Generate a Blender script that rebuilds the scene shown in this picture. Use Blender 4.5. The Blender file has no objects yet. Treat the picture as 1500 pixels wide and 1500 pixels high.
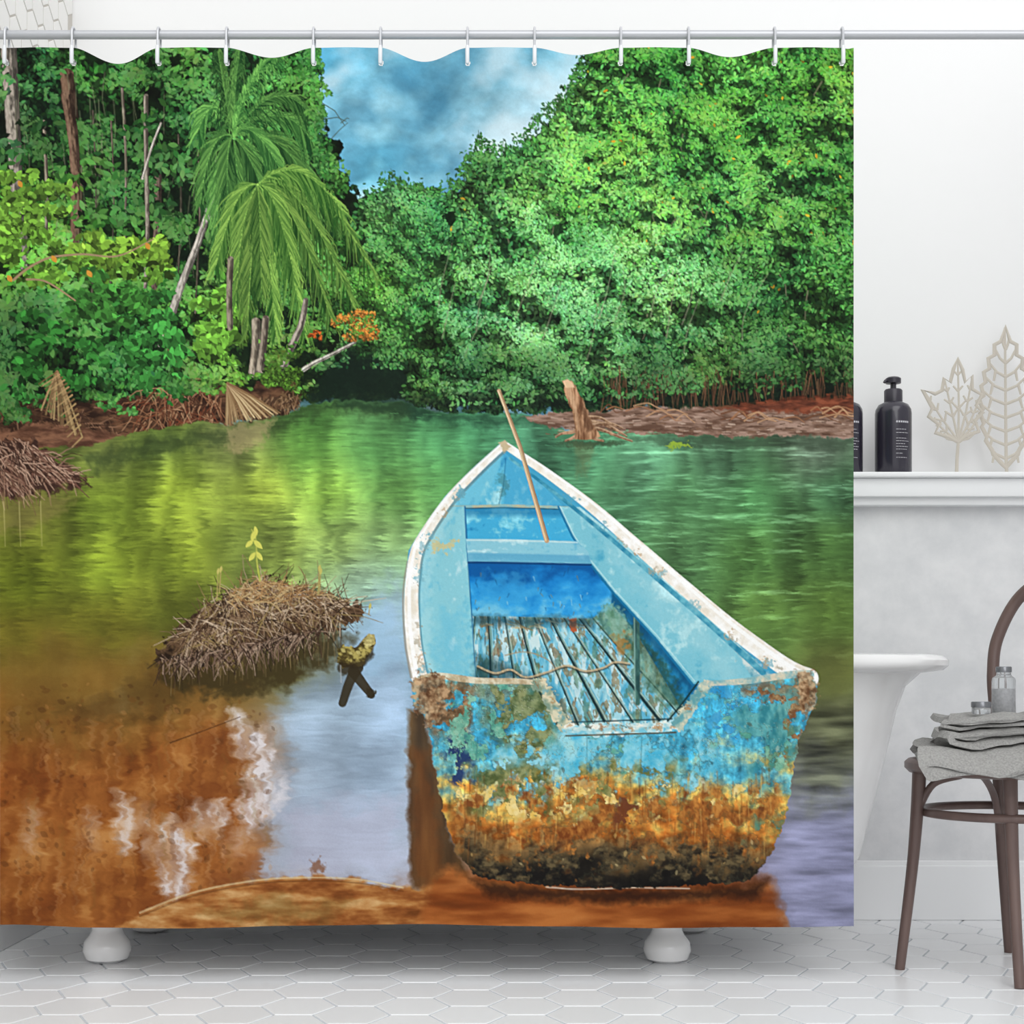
import bpy, bmesh, math, random
import numpy as np
from mathutils import Vector, Matrix
random.seed(5)
C = bpy.context.scene.collection
sc = bpy.context.scene
sc.view_settings.view_transform = 'Standard'
sc.view_settings.look = 'None'

# ------------------------------------------------------------------ frame
F = 2285.0; HZ = 1000.0; CH = 0.616
def P(px, py, d):
    return Vector(((px-750)/F*d, d, CH+(HZ-py)/F*d))
cam = bpy.data.cameras.new('camera'); co = bpy.data.objects.new('camera', cam); C.objects.link(co)
co.location = (0, 0, CH); co.rotation_euler = (math.pi/2, 0, 0)
cam.sensor_width = 36; cam.lens = F/1500*36; cam.shift_y = (HZ-750)/1500
cam.clip_start = 0.05
sc.camera = co

# ------------------------------------------------------------------ materials
def lin(c): 
    c = c/255.0
    return c/12.92 if c <= .04045 else ((c+.055)/1.055)**2.4
def rgb(*c): return (lin(c[0]), lin(c[1]), lin(c[2]), 1)
def mat(name, col, rough=.5, metal=0, spec=.5, noise=0, nscale=20, bump=0, col2=None, trans=0, ior=1.45, coat=0, stretch=None):
    m = bpy.data.materials.new(name); m.use_nodes = True
    nt = m.node_tree; b = nt.nodes['Principled BSDF']
    b.inputs['Base Color'].default_value = col
    b.inputs['Roughness'].default_value = rough; b.inputs['Metallic'].default_value = metal
    b.inputs['Specular IOR Level'].default_value = spec
    b.inputs['Transmission Weight'].default_value = trans; b.inputs['IOR'].default_value = ior
    b.inputs['Coat Weight'].default_value = coat
    if col2 or bump:
        tc = nt.nodes.new('ShaderNodeTexCoord'); mp = nt.nodes.new('ShaderNodeMapping')
        if stretch: mp.inputs['Scale'].default_value = stretch
        n = nt.nodes.new('ShaderNodeTexNoise'); n.inputs['Scale'].default_value = nscale
        n.inputs['Detail'].default_value = 8; n.inputs['Roughness'].default_value = .62
        nt.links.new(tc.outputs['Object'], mp.inputs[0]); nt.links.new(mp.outputs[0], n.inputs['Vector'])
        if col2:
            r = nt.nodes.new('ShaderNodeValToRGB')
            r.color_ramp.elements[0].position = .35; r.color_ramp.elements[1].position = .68
            r.color_ramp.elements[0].color = col; r.color_ramp.elements[1].color = col2
            nt.links.new(n.outputs['Fac'], r.inputs[0]); nt.links.new(r.outputs[0], b.inputs['Base Color'])
        if bump:
            bp = nt.nodes.new('ShaderNodeBump'); bp.inputs['Strength'].default_value = bump
            bp.inputs['Distance'].default_value = .004
            nt.links.new(n.outputs['Fac'], bp.inputs['Height']); nt.links.new(bp.outputs[0], b.inputs['Normal'])
    return m
def attr_mat(name, attr, rough=.5, spec=.5):
    m = bpy.data.materials.new(name); m.use_nodes = True
    nt = m.node_tree; b = nt.nodes['Principled BSDF']
    a = nt.nodes.new('ShaderNodeVertexColor'); a.layer_name = attr
    nt.links.new(a.outputs['Color'], b.inputs['Base Color'])
    b.inputs['Roughness'].default_value = rough; b.inputs['Specular IOR Level'].default_value = spec
    return m
M = dict(
    wall=mat('white_paint', rgb(235,235,235), .6, spec=.2),
    plaster=mat('grey_plaster', rgb(216,217,219), .7, spec=.2, nscale=9, col2=rgb(233,233,234), bump=.2),
    trim=mat('white_trim', rgb(241,242,243), .4, spec=.3),
    grout=mat('grout', rgb(204,208,213), .8, spec=.1),
    wgrout=mat('wall_grout', rgb(205,200,193), .8, spec=.1),
    enamel=mat('white_enamel', rgb(244,244,244), .15, coat=.3),
    rod=mat('brushed_steel', rgb(182,184,188), .35, metal=.35),
    hook=mat('hook_metal', rgb(198,200,204), .3, metal=.3),
    tip=mat('hook_tip', rgb(224,227,230), .25),
    dark=mat('dark_plastic', rgb(46,43,55), .25, coat=.3),
    pump=mat('pump_plastic', rgb(52,49,58), .35),
    ink=mat('label_ink', rgb(205,203,210), .6),
    paper=mat('cut_paper', rgb(198,191,180), .7, spec=.1),
    wood=mat('brown_bentwood', rgb(92,74,70), .4, nscale=18, col2=rgb(112,92,86), stretch=(1,1,.15)),
    towel=mat('grey_linen', rgb(146,145,143), .95, spec=.05, nscale=240, col2=rgb(174,173,170), bump=.6),
    glass=mat('clear_glass', rgb(235,238,240), .05, trans=.85),
    chrome=mat('grey_cap', rgb(120,122,126), .25, metal=.6),
    bath=mat('bath_salt', rgb(190,188,190), .7, nscale=160, col2=rgb(226,224,226)),
)

# ------------------------------------------------------------------ mesh helpers
def link(name, me, m=None, parent=None, smooth=True):
    o = bpy.data.objects.new(name, me); C.objects.link(o)
    if m: 
        for mm in (m if isinstance(m, (list, tuple)) else [m]): me.materials.append(mm)
    if parent: o.parent = parent; o.matrix_parent_inverse = Matrix.Translation(-parent.location)
    if smooth:
        for p in me.polygons: p.use_smooth = True
    return o
def obj(name, bm, m, parent=None, smooth=True):
    bmesh.ops.recalc_face_normals(bm, faces=bm.faces)
    me = bpy.data.meshes.new(name); bm.to_mesh(me); bm.free()
    o = link(name, me, m, parent, smooth)
    if smooth:
        try: me.set_sharp_from_angle(angle=math.radians(40))
        except Exception: pass
    return o
def tag(o, label, cat, group=None):
    o['label'] = label; o['category'] = cat
    if group: o['group'] = group
    return o
def thing(name, loc, label, cat, group=None):
    o = bpy.data.objects.new(name, None); C.objects.link(o); o.location = loc
    o.empty_display_size = .05
    return tag(o, label, cat, group)
def struct(o): o['kind'] = 'structure'; return o
def box(bm, a, b, bev=0):
    r = bmesh.ops.create_cube(bm, size=1)
    c = [(a[i]+b[i])/2 for i in range(3)]; s = [abs(b[i]-a[i]) for i in range(3)]
    for v in r['verts']: v.co = Vector((c[0]+v.co.x*s[0], c[1]+v.co.y*s[1], c[2]+v.co.z*s[2]))
    if bev:
        es = list({e for v in r['verts'] for e in v.link_edges})
        bmesh.ops.bevel(bm, geom=es, offset=bev, segments=3, affect='EDGES', profile=.5)
def catmull(pts, n=8, closed=False):
    pts = [Vector(p) for p in pts]; out = []
    N = len(pts)
    for i in range(N if closed else N-1):
        g = (lambda k: pts[k % N]) if closed else (lambda k: pts[max(0, min(N-1, k))])
        p0, p1, p2, p3 = g(i-1), g(i), g(i+1), g(i+2)
        for k in range(n):
            t = k/n
            out.append(.5*((2*p1)+(p2-p0)*t+(2*p0-5*p1+4*p2-p3)*t*t+(3*p1-p0-3*p2+p3)*t**3))
    if not closed: out.append(pts[-1])
    return out
def tube(bm, pts, r0, r1=None, seg=10, closed=False, flat=None):
    r1 = r0 if r1 is None else r1
    n = len(pts); rings = []
    up = None
    for i, p in enumerate(pts):
        if closed: t = (pts[(i+1) % n]-pts[i-1]).normalized()
        else: t = (pts[min(i+1, n-1)]-pts[max(i-1, 0)]).normalized()
        if up is None:
            up = Vector((0, 1, 0)) if abs(t.y) < .8 else Vector((0, 0, 1))
        if flat: up = Vector((0, 1, 0))
        u = (up-t*up.dot(t)).normalized(); w = t.cross(u); up = u
        r = r0+(r1-r0)*i/max(1, n-1)
        fu = flat if flat else 1
        rings.append([bm.verts.new(p+(u*math.cos(a)*r*fu+w*math.sin(a)*r)) for a in [2*math.pi*k/seg for k in range(seg)]])
    for i in range(n if closed else n-1):
        A, B = rings[i], rings[(i+1) % n]
        for k in range(seg):
            bm.faces.new((A[k], A[(k+1) % seg], B[(k+1) % seg], B[k]))
    if not closed:
        bm.faces.new(rings[0]); bm.faces.new(rings[-1])
def lathe(bm, prof, c=(0,0,0), seg=32):
    rings = []
    for r, z in prof:
        if r < 1e-5: rings.append([bm.verts.new((c[0], c[1], c[2]+z))])
        else: rings.append([bm.verts.new((c[0]+r*math.cos(2*math.pi*k/seg), c[1]+r*math.sin(2*math.pi*k/seg), c[2]+z)) for k in range(seg)])
    for A, B in zip(rings, rings[1:]):
        for k in range(seg):
            a = [A[k % len(A)]] if len(A) == 1 else [A[k], A[(k+1) % seg]]
            b = [B[0]] if len(B) == 1 else [B[(k+1) % seg], B[k]]
            f = a+b
            if len(f) >= 3: bm.faces.new(f)

# ------------------------------------------------------------------ room shell
XL, XR = -1.182, 1.95
YB, YU, YF = 4.045, 4.2, .3
LEDGE = P(0, 692, 4.0).z
WT = 2.75
bm = bmesh.new(); box(bm, (XL-.1, YU, LEDGE-.02), (XR+.1, YU+.1, WT)); struct(obj('wall_back', bm, M['wall'], smooth=False))
bm = bmesh.new(); box(bm, (XL-.1, YB+.012, -.05), (XR+.1, YU+.1, LEDGE-.021)); struct(obj('wall_back_lower', bm, M['plaster'], smooth=False))
bm = bmesh.new(); box(bm, (XR, YF, -.05), (XR+.1, YU+.1, WT)); struct(obj('wall_right', bm, M['wall'], smooth=False))
zb = P(0, 1262, 4.03).z
bm = bmesh.new(); box(bm, (XL+.001, YB-.004, 0), (XR-.001, YB+.02, zb-.012), .003); box(bm, (XL+.001, YB+.003, zb-.02), (XR-.001, YB+.02, zb), .003)
struct(obj('baseboard_back', bm, M['trim'], smooth=False))
bm = bmesh.new(); box(bm, (XL-.02, YF, 0), (XL+.012, YB, zb), .003); struct(obj('baseboard_left', bm, M['trim'], smooth=False))

def hexes(bm, u0, u1, v0, v1, R, gap, place, asp=1.0, cl=None, pointy=False, base=(.82,.84,.87), var=.05, bev=.0015):
    du = 1.5*R; dv = math.sqrt(3)*R*asp
    lay = bm.loops.layers.float_color.get('tile') or bm.loops.layers.float_color.new('tile')
    i = 0; u = u0
    while u < u1:
        v = v0+(dv/2 if i % 2 else 0)
        while v < v1:
            k = 1+random.uniform(-var, var)
            cc = (base[0]*k, base[1]*k, base[2]*k, 1)
            rings = []
            for rr, h in ((R-gap/2, -.003), (R-gap/2, -.0006), (R-gap/2-bev, 0)):
                vs = []
                for q in range(6):
                    a = math.pi/3*q
                    vs.append(bm.verts.new(place(u+rr*math.cos(a), v+rr*math.sin(a)*asp, h)))
                rings.append(vs)
            fs = [bm.faces.new(rings[2])]
            for A, B in zip(rings, rings[1:]):
                for q in range(6): fs.append(bm.faces.new((A[q], A[(q+1) % 6], B[(q+1) % 6], B[q])))
            for f in fs:
                for l in f.loops: l[lay] = cc
            v += dv
        u += du; i += 1
M['tile'] = attr_mat('floor_tile', 'tile', .3, .45)
M['wtile'] = attr_mat('wall_tile', 'tile', .3, .4)
bm = bmesh.new()
hexes(bm, XL+.02, XR, YF+.1, YB+.05, .072, .006, lambda u, v, h: (u, v, h), asp=1.25, base=(.915,.922,.935), var=.04)
nt_ = len(bm.faces)
box(bm, (XL-.1, YF, -.06), (XR+.1, YU, -.002))
bm.faces.ensure_lookup_table()
for f in bm.faces[nt_:]: f.material_index = 1
struct(obj('floor', bm, [M['tile'], M['grout']], smooth=False))
bm = bmesh.new()
hexes(bm, LEDGE+.04, WT-.03, 1.0, YU-.02, .046, .006, lambda u, v, h: (XL+h, v, u), asp=1.1, base=(.86,.845,.82), var=.03)
nt_ = len(bm.faces)
box(bm, (XL-.1, YF, -.05), (XL-.002, YU+.1, WT))
bm.faces.ensure_lookup_table()
for f in bm.faces[nt_:]: f.material_index = 1
struct(obj('wall_left', bm, [M['wtile'], M['wgrout']], smooth=False))
bm = bmesh.new(); box(bm, (XL-.05, YF, .0), (XL+.004, YB+.01, LEDGE)); struct(obj('wall_left_lower', bm, M['wall'], smooth=False))

# ledge
t = thing('wall_ledge', (.4, 4.1, LEDGE-.08), 'long white moulded wall ledge carrying the bottles and paper leaves', 'ledge')
bm = bmesh.new(); box(bm, (XL+.006, 3.985, LEDGE-.014), (XR-.002, YU-.001, LEDGE), .004); obj('ledge_top', bm, M['trim'], t)
bm = bmesh.new(); box(bm, (XL+.006, 4.0, LEDGE-.062), (XR-.002, YU-.002, LEDGE-.0142), .003)
box(bm, (XL+.006, 4.018, LEDGE-.082), (XR-.002, YB+.02, LEDGE-.06), .003); obj('moulding', bm, M['trim'], t)

# ------------------------------------------------------------------ THE PRINT (numpy painting in photo pixel coordinates)
X0, Y0, W, H = -24, 40, 1300, 1350
IMG = np.zeros((H, W, 3), np.float32)
YY, XX = np.mgrid[0:H, 0:W].astype(np.float32)
PX = XX+X0; PY = YY+Y0
R = np.random.RandomState(11)
_c = {}
_fx = np.fft.rfftfreq(W)[None, :]; _fy = np.fft.fftfreq(H)[:, None]
def fbm(sx, sy, o=4, seed=0):
    k = (sx, sy, o, seed)
    if k not in _c:
        g = np.fft.rfft2(np.random.RandomState(seed*7+o).randn(H, W).astype(np.float32))
        e = {5: 1.0, 4: 1.12, 3: 1.35, 2: 2.0, 1: 3.0}[o]
        a = (1+(2.2*sx*_fx)**2+(2.2*sy*_fy)**2)**(-e)
        s = np.fft.irfft2(g*a, (H, W)); s = (s-s.mean())/s.std()*.2+.5
        _c[k] = np.clip(s, 0, 1).astype(np.float32)
    return _c[k]
def blur(im, r):
    a = np.exp(-2*(math.pi*r)**2*(_fx**2+_fy**2))
    return np.stack([np.fft.irfft2(np.fft.rfft2(im[..., k])*a, (H, W)) for k in range(3)], -1).astype(np.float32)
def pm(pts, fe=1.2, rough=0, rs=10, seed=3):
    Q = np.array(pts, np.float32)-np.array([X0, Y0], np.float32)
    pad = int(fe+rough+3)
    x0 = int(max(0, Q[:, 0].min()-pad)); x1 = int(min(W, Q[:, 0].max()+pad+1))
    y0 = int(max(0, Q[:, 1].min()-pad)); y1 = int(min(H, Q[:, 1].max()+pad+1))
    sl = (slice(y0, y1), slice(x0, x1))
    xx = XX[sl].copy(); yy = YY[sl].copy()
    if rough:
        sd_ = seed % 6
        xx += (fbm(rs, rs, 4, sd_)[sl]-.5)*4*rough; yy += (fbm(rs, rs, 4, sd_+50)[sl]-.5)*4*rough
    ins = np.zeros(xx.shape, bool); d = np.full(xx.shape, 1e9, np.float32)
    n = len(Q)
    for i in range(n):
        ax, ay = Q[i]; bx, by = Q[(i+1) % n]
        if ay != by:
            cr = ((ay > yy) != (by > yy)) & (xx < (bx-ax)*(yy-ay)/(by-ay)+ax)
            ins ^= cr
        vx, vy = bx-ax, by-ay; L = vx*vx+vy*vy+1e-9
        tt = np.clip(((xx-ax)*vx+(yy-ay)*vy)/L, 0, 1)
        d = np.minimum(d, (xx-ax-tt*vx)**2+(yy-ay-tt*vy)**2)
    d = np.sqrt(d); sd = np.where(ins, d, -d)
    return sl, np.clip(sd/fe+.5, 0, 1)
def col(c): return np.array(c, np.float32)/255
def ramp(f, stops):
    ts = [s[0] for s in stops]
    return np.stack([np.interp(f, ts, [s[1][k]/255. for s in stops]) for k in range(3)], -1).astype(np.float32)
def paint(sl, m, c, al=1):
    if not isinstance(c, np.ndarray): c = col(c)
    IMG[sl] += (c-IMG[sl])*(m*al)[..., None]
def fill(pts, c, fe=1.2, rough=0, rs=10, seed=3, al=1, tex=None):
    sl, m = pm(pts, fe, rough, rs, seed)
    if callable(c): c = c(sl)
    paint(sl, m, c, al)
    return sl, m
def two(c1, c2, sx, sy, seed, o=4, k=1.6):
    seed = seed % 9
    def f(sl):
        n = np.clip((fbm(sx, sy, o, seed)[sl]-.5)*k+.5, 0, 1)[..., None]
        return col(c1)*(1-n)+col(c2)*n
    return f
def idw(pts, pw=1.7, eps=900):
    s = 4; yy = PY[::s, ::s]; xx = PX[::s, ::s]
    num = np.zeros(yy.shape+(3,), np.float32); den = np.zeros(yy.shape, np.float32)
    for x, y, c in pts:
        w = 1/((xx-x)**2+(yy-y)**2+eps)**pw*1e6
        num += w[..., None]*col(c); den += w
    o = num/den[..., None]
    ys = np.clip(np.arange(H)/s, 0, o.shape[0]-1.001); xs = np.clip(np.arange(W)/s, 0, o.shape[1]-1.001)
    yi = ys.astype(int); xi = xs.astype(int); fy = (ys-yi)[:, None, None]; fx = (xs-xi)[None, :, None]
    a = o[yi]*(1-fy)+o[yi+1]*fy
    return (a[:, xi]*(1-fx)+a[:, xi+1]*fx).astype(np.float32)
def stroke(pts, w0, w1, c, al=1):
    Q = np.array(pts, np.float32)-np.array([X0, Y0], np.float32)
    pad = max(w0, w1)+2
    x0 = int(max(0, Q[:, 0].min()-pad)); x1 = int(min(W, Q[:, 0].max()+pad+1))
    y0 = int(max(0, Q[:, 1].min()-pad)); y1 = int(min(H, Q[:, 1].max()+pad+1))
    if x1 <= x0 or y1 <= y0: return
    sl = (slice(y0, y1), slice(x0, x1)); xx = XX[sl]; yy = YY[sl]
    m = np.zeros(xx.shape, np.float32); n = len(Q)-1
    for i in range(n):
        ax, ay = Q[i]; vx, vy = Q[i+1]-Q[i]; L = vx*vx+vy*vy+1e-9
        tt = np.clip(((xx-ax)*vx+(yy-ay)*vy)/L, 0, 1)
        d = np.sqrt((xx-ax-tt*vx)**2+(yy-ay-tt*vy)**2)
        w = w0+(w1-w0)*(i+tt)/n
        m = np.maximum(m, np.clip(w/2-d+.5, 0, 1))
    if callable(c): c = c(sl)
    paint(sl, m, c, al)
def smooth(pts, n=6):
    return [(p.x, p.y) for p in catmull([(a, b, 0) for a, b in pts], n)]
_st = {}
def stamp(a, asp, k):
    key = (a, asp, k)
    if key not in _st:
        n = int(a)+2; yy, xx = np.mgrid[-n:n+1, -n:n+1].astype(np.float32); th = math.pi*k/16
        u = xx*math.cos(th)+yy*math.sin(th); v = -xx*math.sin(th)+yy*math.cos(th)
        m = np.clip(a*asp*(1-(u/a)**2)-np.abs(v)+.5, 0, 1)*(np.abs(u) <= a+.3)
        _st[key] = (m.astype(np.float32)[..., None], n)
    return _st[key]
def put(x, y, st, c, al=1):
    m, n = st; xi = int(round(x-X0)); yi = int(round(y-Y0))
    if xi-n < 0 or yi-n < 0 or xi+n+1 > W or yi+n+1 > H: return
    Rg = IMG[yi-n:yi+n+1, xi-n:xi+n+1]; Rg += (c-Rg)*(m*al)
def nz(f): return (f-f.mean())/(f.std()+1e-9)
# light falling on an irregular leafy surface: embossed smooth noise
h1 = fbm(30, 28, 2, 71); h2 = fbm(12, 12, 2, 72); h3 = fbm(70, 66, 2, 73)
LIGHT = nz(nz(np.gradient(h1, axis=0)-.6*np.gradient(h1, axis=1))*.5+nz(np.gradient(h2, axis=0)-.5*np.gradient(h2, axis=1))*.45+nz(np.gradient(h3, axis=0)-.6*np.gradient(h3, axis=1))*.42+nz(h1)*.35+nz(h3)*.2+nz(fbm(6, 6, 3, 74))*.3)
def leaves(full, field, n, sizes, asp=.46, base=.72, k=.24, rnd=.22, tint=(1,1,1), seed=1, warm=0, minlight=-9, hl=(.18,.19,.13), hth=1.12, dark=0):
    q = np.random.RandomState(seed); ok = (full > .5) & (LIGHT > minlight)
    ys, xs = np.nonzero(ok); idx = q.randint(0, len(ys), n)
    ys = ys[idx]; xs = xs[idx]
    L = np.clip(base+k*LIGHT[ys, xs]+rnd*q.randn(n), .14, 1.5)
    dm = q.rand(n) < dark; L[dm] *= q.uniform(.22, .5, dm.sum())
    c = field[ys, xs]*L[:, None]*np.array(tint, np.float32)*(1+q.randn(n, 3)*.06)
    hm = np.clip((L-hth)*2.2, 0, 1)[:, None]; c = c*(1-.3*hm)+np.array(hl)*hm
    if warm: 
        wm = q.rand(n) < warm; c[wm] = np.array([.62, .5, .14])*L[wm][:, None]
    c = np.clip(c, 0, 1).astype(np.float32)
    key = L+q.rand(n)*.7; key[dm] = .5+q.rand(dm.sum())*1.3
    o = np.argsort(key)
    ks = q.randint(0, 16, n); ss = q.randint(0, len(sizes), n)
    for i in o: put(xs[i]+X0, ys[i]+Y0, stamp(sizes[ss[i]], asp, int(ks[i])), c[i])
def clump(full, field, nc, r, sizes, asp=.45, dens=.055, lo=.45, hi=1.15, tint=(1, 1, 1), seed=1):
    q = np.random.RandomState(seed)
    ys, xs = np.nonzero(full > .5)
    idx = q.randint(0, len(ys), nc); idx = idx[np.argsort(ys[idx])]
    tint = np.array(tint, np.float32)
    for i in idx:
        cx, cy = xs[i], ys[i]; rr = q.uniform(*r); n = int(rr*rr*3.14*dens); cb = q.uniform(.8, 1.15)
        ang = q.rand(n)*6.283; rad = rr*np.sqrt(q.rand(n)); dx = rad*np.cos(ang)*1.2; dy = rad*np.sin(ang)*.75
        rn = q.rand(n, 4)
        for j in np.argsort(-dy+q.randn(n)*rr*.6):
            x = cx+dx[j]; y = cy+dy[j]
            if not (0 <= x < W and 0 <= y < H): continue
            L = .55-.4*dy[j]/rr+(rn[j, 0]-.5)*1.0; L = lo+(hi-lo)*min(1.2, max(0, L))
            put(x+X0, y+Y0, stamp(sizes[int(rn[j, 2]*len(sizes))], asp, int(rn[j, 1]*16)), np.clip(field[int(y), int(x)]*L*cb*tint, 0, 1))

# ---- sky
sk = idw([(490, 90, (88, 180, 218)), (540, 110, (122, 198, 226)), (600, 85, (90, 166, 196)), (680, 95, (94, 158, 186)), (760, 85, (110, 182, 208)), (830, 85, (132, 200, 224)),
          (520, 180, (172, 218, 232)), (580, 170, (146, 208, 228)), (640, 165, (100, 156, 180)), (710, 150, (148, 198, 214)), (780, 145, (204, 228, 236)), (560, 240, (116, 198, 222)), (620, 240, (154, 212, 230)), (680, 220, (140, 194, 216)), (620, 130, (84, 144, 170)), (720, 110, (98, 160, 184)), (560, 140, (174, 218, 232)), (750, 190, (194, 224, 234))], 1.6, 1600)
cl_ = fbm(62, 50, 3, 4); cl2 = fbm(26, 20, 4, 6)
wh = np.clip((cl_-.52)/.3, 0, 1)[..., None]; dk = np.clip((.46-cl_)/.3, 0, 1)[..., None]
IMG[:] = np.clip(sk*(1-dk*np.array([.32,.2,.15]))*(1+(cl2-.5)[..., None]*.2), 0, 1)
IMG[:] = IMG*(1-wh*.58)+col((220,236,242))*wh*.58

# ---- foliage colour field
FC = [(860,110,(75,150,60)),(960,100,(62,142,48)),(1080,110,(72,152,52)),(1200,110,(70,148,48)),(1240,160,(62,124,44)),
(820,190,(80,150,70)),(900,200,(75,152,60)),(1000,200,(70,150,55)),(1100,200,(75,152,55)),(1200,220,(62,134,52)),
(700,260,(52,114,65)),(760,250,(68,134,65)),(850,280,(80,158,70)),(950,290,(85,162,75)),(1050,300,(80,152,70)),(1150,300,(68,136,60)),(1230,320,(58,126,50)),
(570,290,(72,124,68)),(620,310,(62,128,62)),(560,350,(70,132,60)),(640,380,(66,128,62)),(720,350,(64,134,68)),(800,370,(86,156,84)),(900,390,(84,152,80)),(1000,400,(80,148,76)),(1100,400,(64,126,58)),(1220,400,(60,132,50)),
(540,430,(75,145,50)),(600,450,(62,129,58)),(700,450,(70,130,74)),(800,470,(82,142,86)),(900,480,(68,126,70)),(1000,480,(60,114,62)),(1100,480,(54,111,54)),(1220,480,(52,114,45)),
(600,540,(44,96,46)),(700,550,(44,92,54)),(800,560,(40,84,46)),(950,550,(36,76,42)),(1100,550,(30,66,34)),(1220,540,(28,58,28)),
(60,100,(46,104,48)),(130,90,(50,118,44)),(220,100,(42,92,40)),(280,90,(56,118,46)),(340,110,(64,130,58)),(430,110,(50,116,44)),
(20,180,(50,86,48)),(70,200,(34,76,32)),(150,190,(38,88,36)),(230,200,(38,84,36)),(300,180,(46,104,46)),(400,190,(56,134,56)),(460,200,(50,108,44)),
(30,300,(80,150,44)),(100,290,(64,118,44)),(170,290,(44,94,38)),(250,290,(38,78,36)),(350,280,(56,124,62)),(430,290,(50,118,48)),(500,290,(54,116,48)),
(40,380,(72,144,44)),(140,370,(80,146,52)),(210,370,(80,142,52)),(280,370,(44,90,38)),(380,380,(54,116,48)),(470,380,(66,136,52)),
(40,460,(38,78,36)),(120,450,(50,112,44)),(210,450,(60,130,48)),(320,460,(86,156,54)),(380,470,(48,86,40)),(460,450,(70,124,48)),
(40,550,(38,76,32)),(100,520,(42,94,36)),(200,530,(54,120,54)),(290,530,(56,102,40)),(350,520,(90,152,54)),(420,550,(70,114,40)),(500,540,(38,76,40))]
FF = idw(FC)
FF = FF.mean(-1, keepdims=True)*.1+FF*.9
_l = FF.mean(-1, keepdims=True); _cm = col((76,142,64)); _t = (np.clip((PX-540)/60, 0, 1)*.35)[..., None]
FF = FF*(1-_t)+_t*_cm*(_l/_cm.mean())
_v = (fbm(62, 56, 3, 11)-.5)[..., None]; _v2 = (fbm(34, 30, 3, 12)-.5)[..., None]
FF = np.clip(FF*(1+_v*np.array([.7,.35,.3])+_v2*np.array([.3,.3,.5])), 0, 1).astype(np.float32)
def fullmask(pts, **k):
    sl, m = pm(pts, **k); f = np.zeros((H, W), np.float32); f[sl] = m; return f
def darkbase(pts, k=.33, rough=10, rs=16, seed=8):
    sl, m = pm(pts, 2, rough, rs, seed)
    n = fbm(14, 14, 4, seed+2)[sl][..., None]
    paint(sl, m, FF[sl]*(k*.5+k*1.1*n))
# far centre trees
far = [(520,300),(545,286),(575,268),(600,272),(625,268),(650,284),(690,270),(720,300),(720,585),(440,585),(470,480)]
darkbase(far, .5, 4)
fm_ = fullmask(far, rough=4, rs=12)
leaves(fm_, FF, 8500, (2, 3, 3, 4), base=.82, k=.22, rnd=.22, seed=21)
fill([(440,520),(480,505),(560,520),(600,545),(600,590),(440,596)], (18,32,24), 20, 6, 12, al=.92)
leaves(fm_*(PY < 540), FF, 5000, (2, 3, 3), base=1.08, k=.22, rnd=.28, seed=20, minlight=-.5, dark=.1)
# right mass
right = [(590,580),(598,530),(636,440),(650,360),(664,290),(682,262),(690,236),(708,214),(722,218),(735,232),(750,216),(770,204),(786,196),(800,176),(822,152),(832,128),(852,106),(866,72),(885,50),(1275,50),(1275,585),(1100,600),(760,605),(640,600)]
darkbase(right, .34, 8)
rm = fullmask(right, rough=7, rs=12)
leaves(rm, FF, 25000, (3, 3, 4, 4, 5), base=.66, k=.17, rnd=.2, seed=22)
rs_ = np.random.RandomState(31)
for i in range(36):
    x = rs_.uniform(740, 1250); y = rs_.uniform(110, 560)
    if x < 900 and y < 300: continue
    fill([(x-13, y-6), (x, y-15), (x+16, y-3), (x+8, y+16), (x-9, y+13)], (18, 46, 26), 12, 8, 9, seed=i, al=.55)
    stroke([(x, y-20), (x+rs_.uniform(-14, 14), y), (x+rs_.uniform(-25, 25), y+28)], 2, 1, (128, 122, 98), .7)
leaves(rm, FF, 24000, (2, 3, 3, 4, 4), base=1.02, k=.2, rnd=.3, seed=23, minlight=-.75, warm=.003, dark=.12)
leaves(rm*(PX > 820)*(PY < 360), FF, 5000, (2, 3, 4), base=1.14, k=.14, rnd=.26, tint=(1.08, 1.03, .92), seed=25, minlight=.1, warm=.012, dark=.06)
leaves(fullmask([(640,400),(780,300),(960,330),(1080,400),(1060,500),(900,560),(640,580)], fe=60), FF, 6200, (2, 3, 3), base=1.16, k=.14, rnd=.28, tint=(1.05, 1.03, 1.08), seed=26, minlight=.05, hl=(.26,.29,.23), dark=.06)
# feathery skyline
edge = smooth([(545,288),(575,268),(600,272),(650,280),(676,268),(690,232),(710,212),(735,228),(770,204),(800,174),(826,148),(848,108),(868,70)], 12)
for i in range(520):
    x, y = edge[R.randint(len(edge))]; g_ = abs(R.randn())
    x += -g_*4+R.randn()*4; y += -g_*5+R.randn()*4
    put(x, y, stamp(int(R.choice([2, 3, 3, 4])), .46, R.randint(16)), np.clip(col((66,124,60))*R.uniform(.6, 1.3), 0, 1))
for i in range(26):
    x, y = edge[R.randint(12, len(edge))]; a_ = R.uniform(-2.6, -1.2); l = R.uniform(10, 26)
    stroke([(x+4, y+4), (x+math.cos(a_)*l*.5, y+math.sin(a_)*l*.5), (x+math.cos(a_)*l, y+math.sin(a_)*l)], 1.4, .8, (66, 96, 62), .75)
    for k_ in range(5): put(x+math.cos(a_)*l*R.uniform(.3, 1)+R.randn()*2, y+math.sin(a_)*l*R.uniform(.3, 1)+R.randn()*2, stamp(3, .46, R.randint(16)), np.clip(col((70,128,60))*R.uniform(.6, 1.2), 0, 1))
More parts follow.
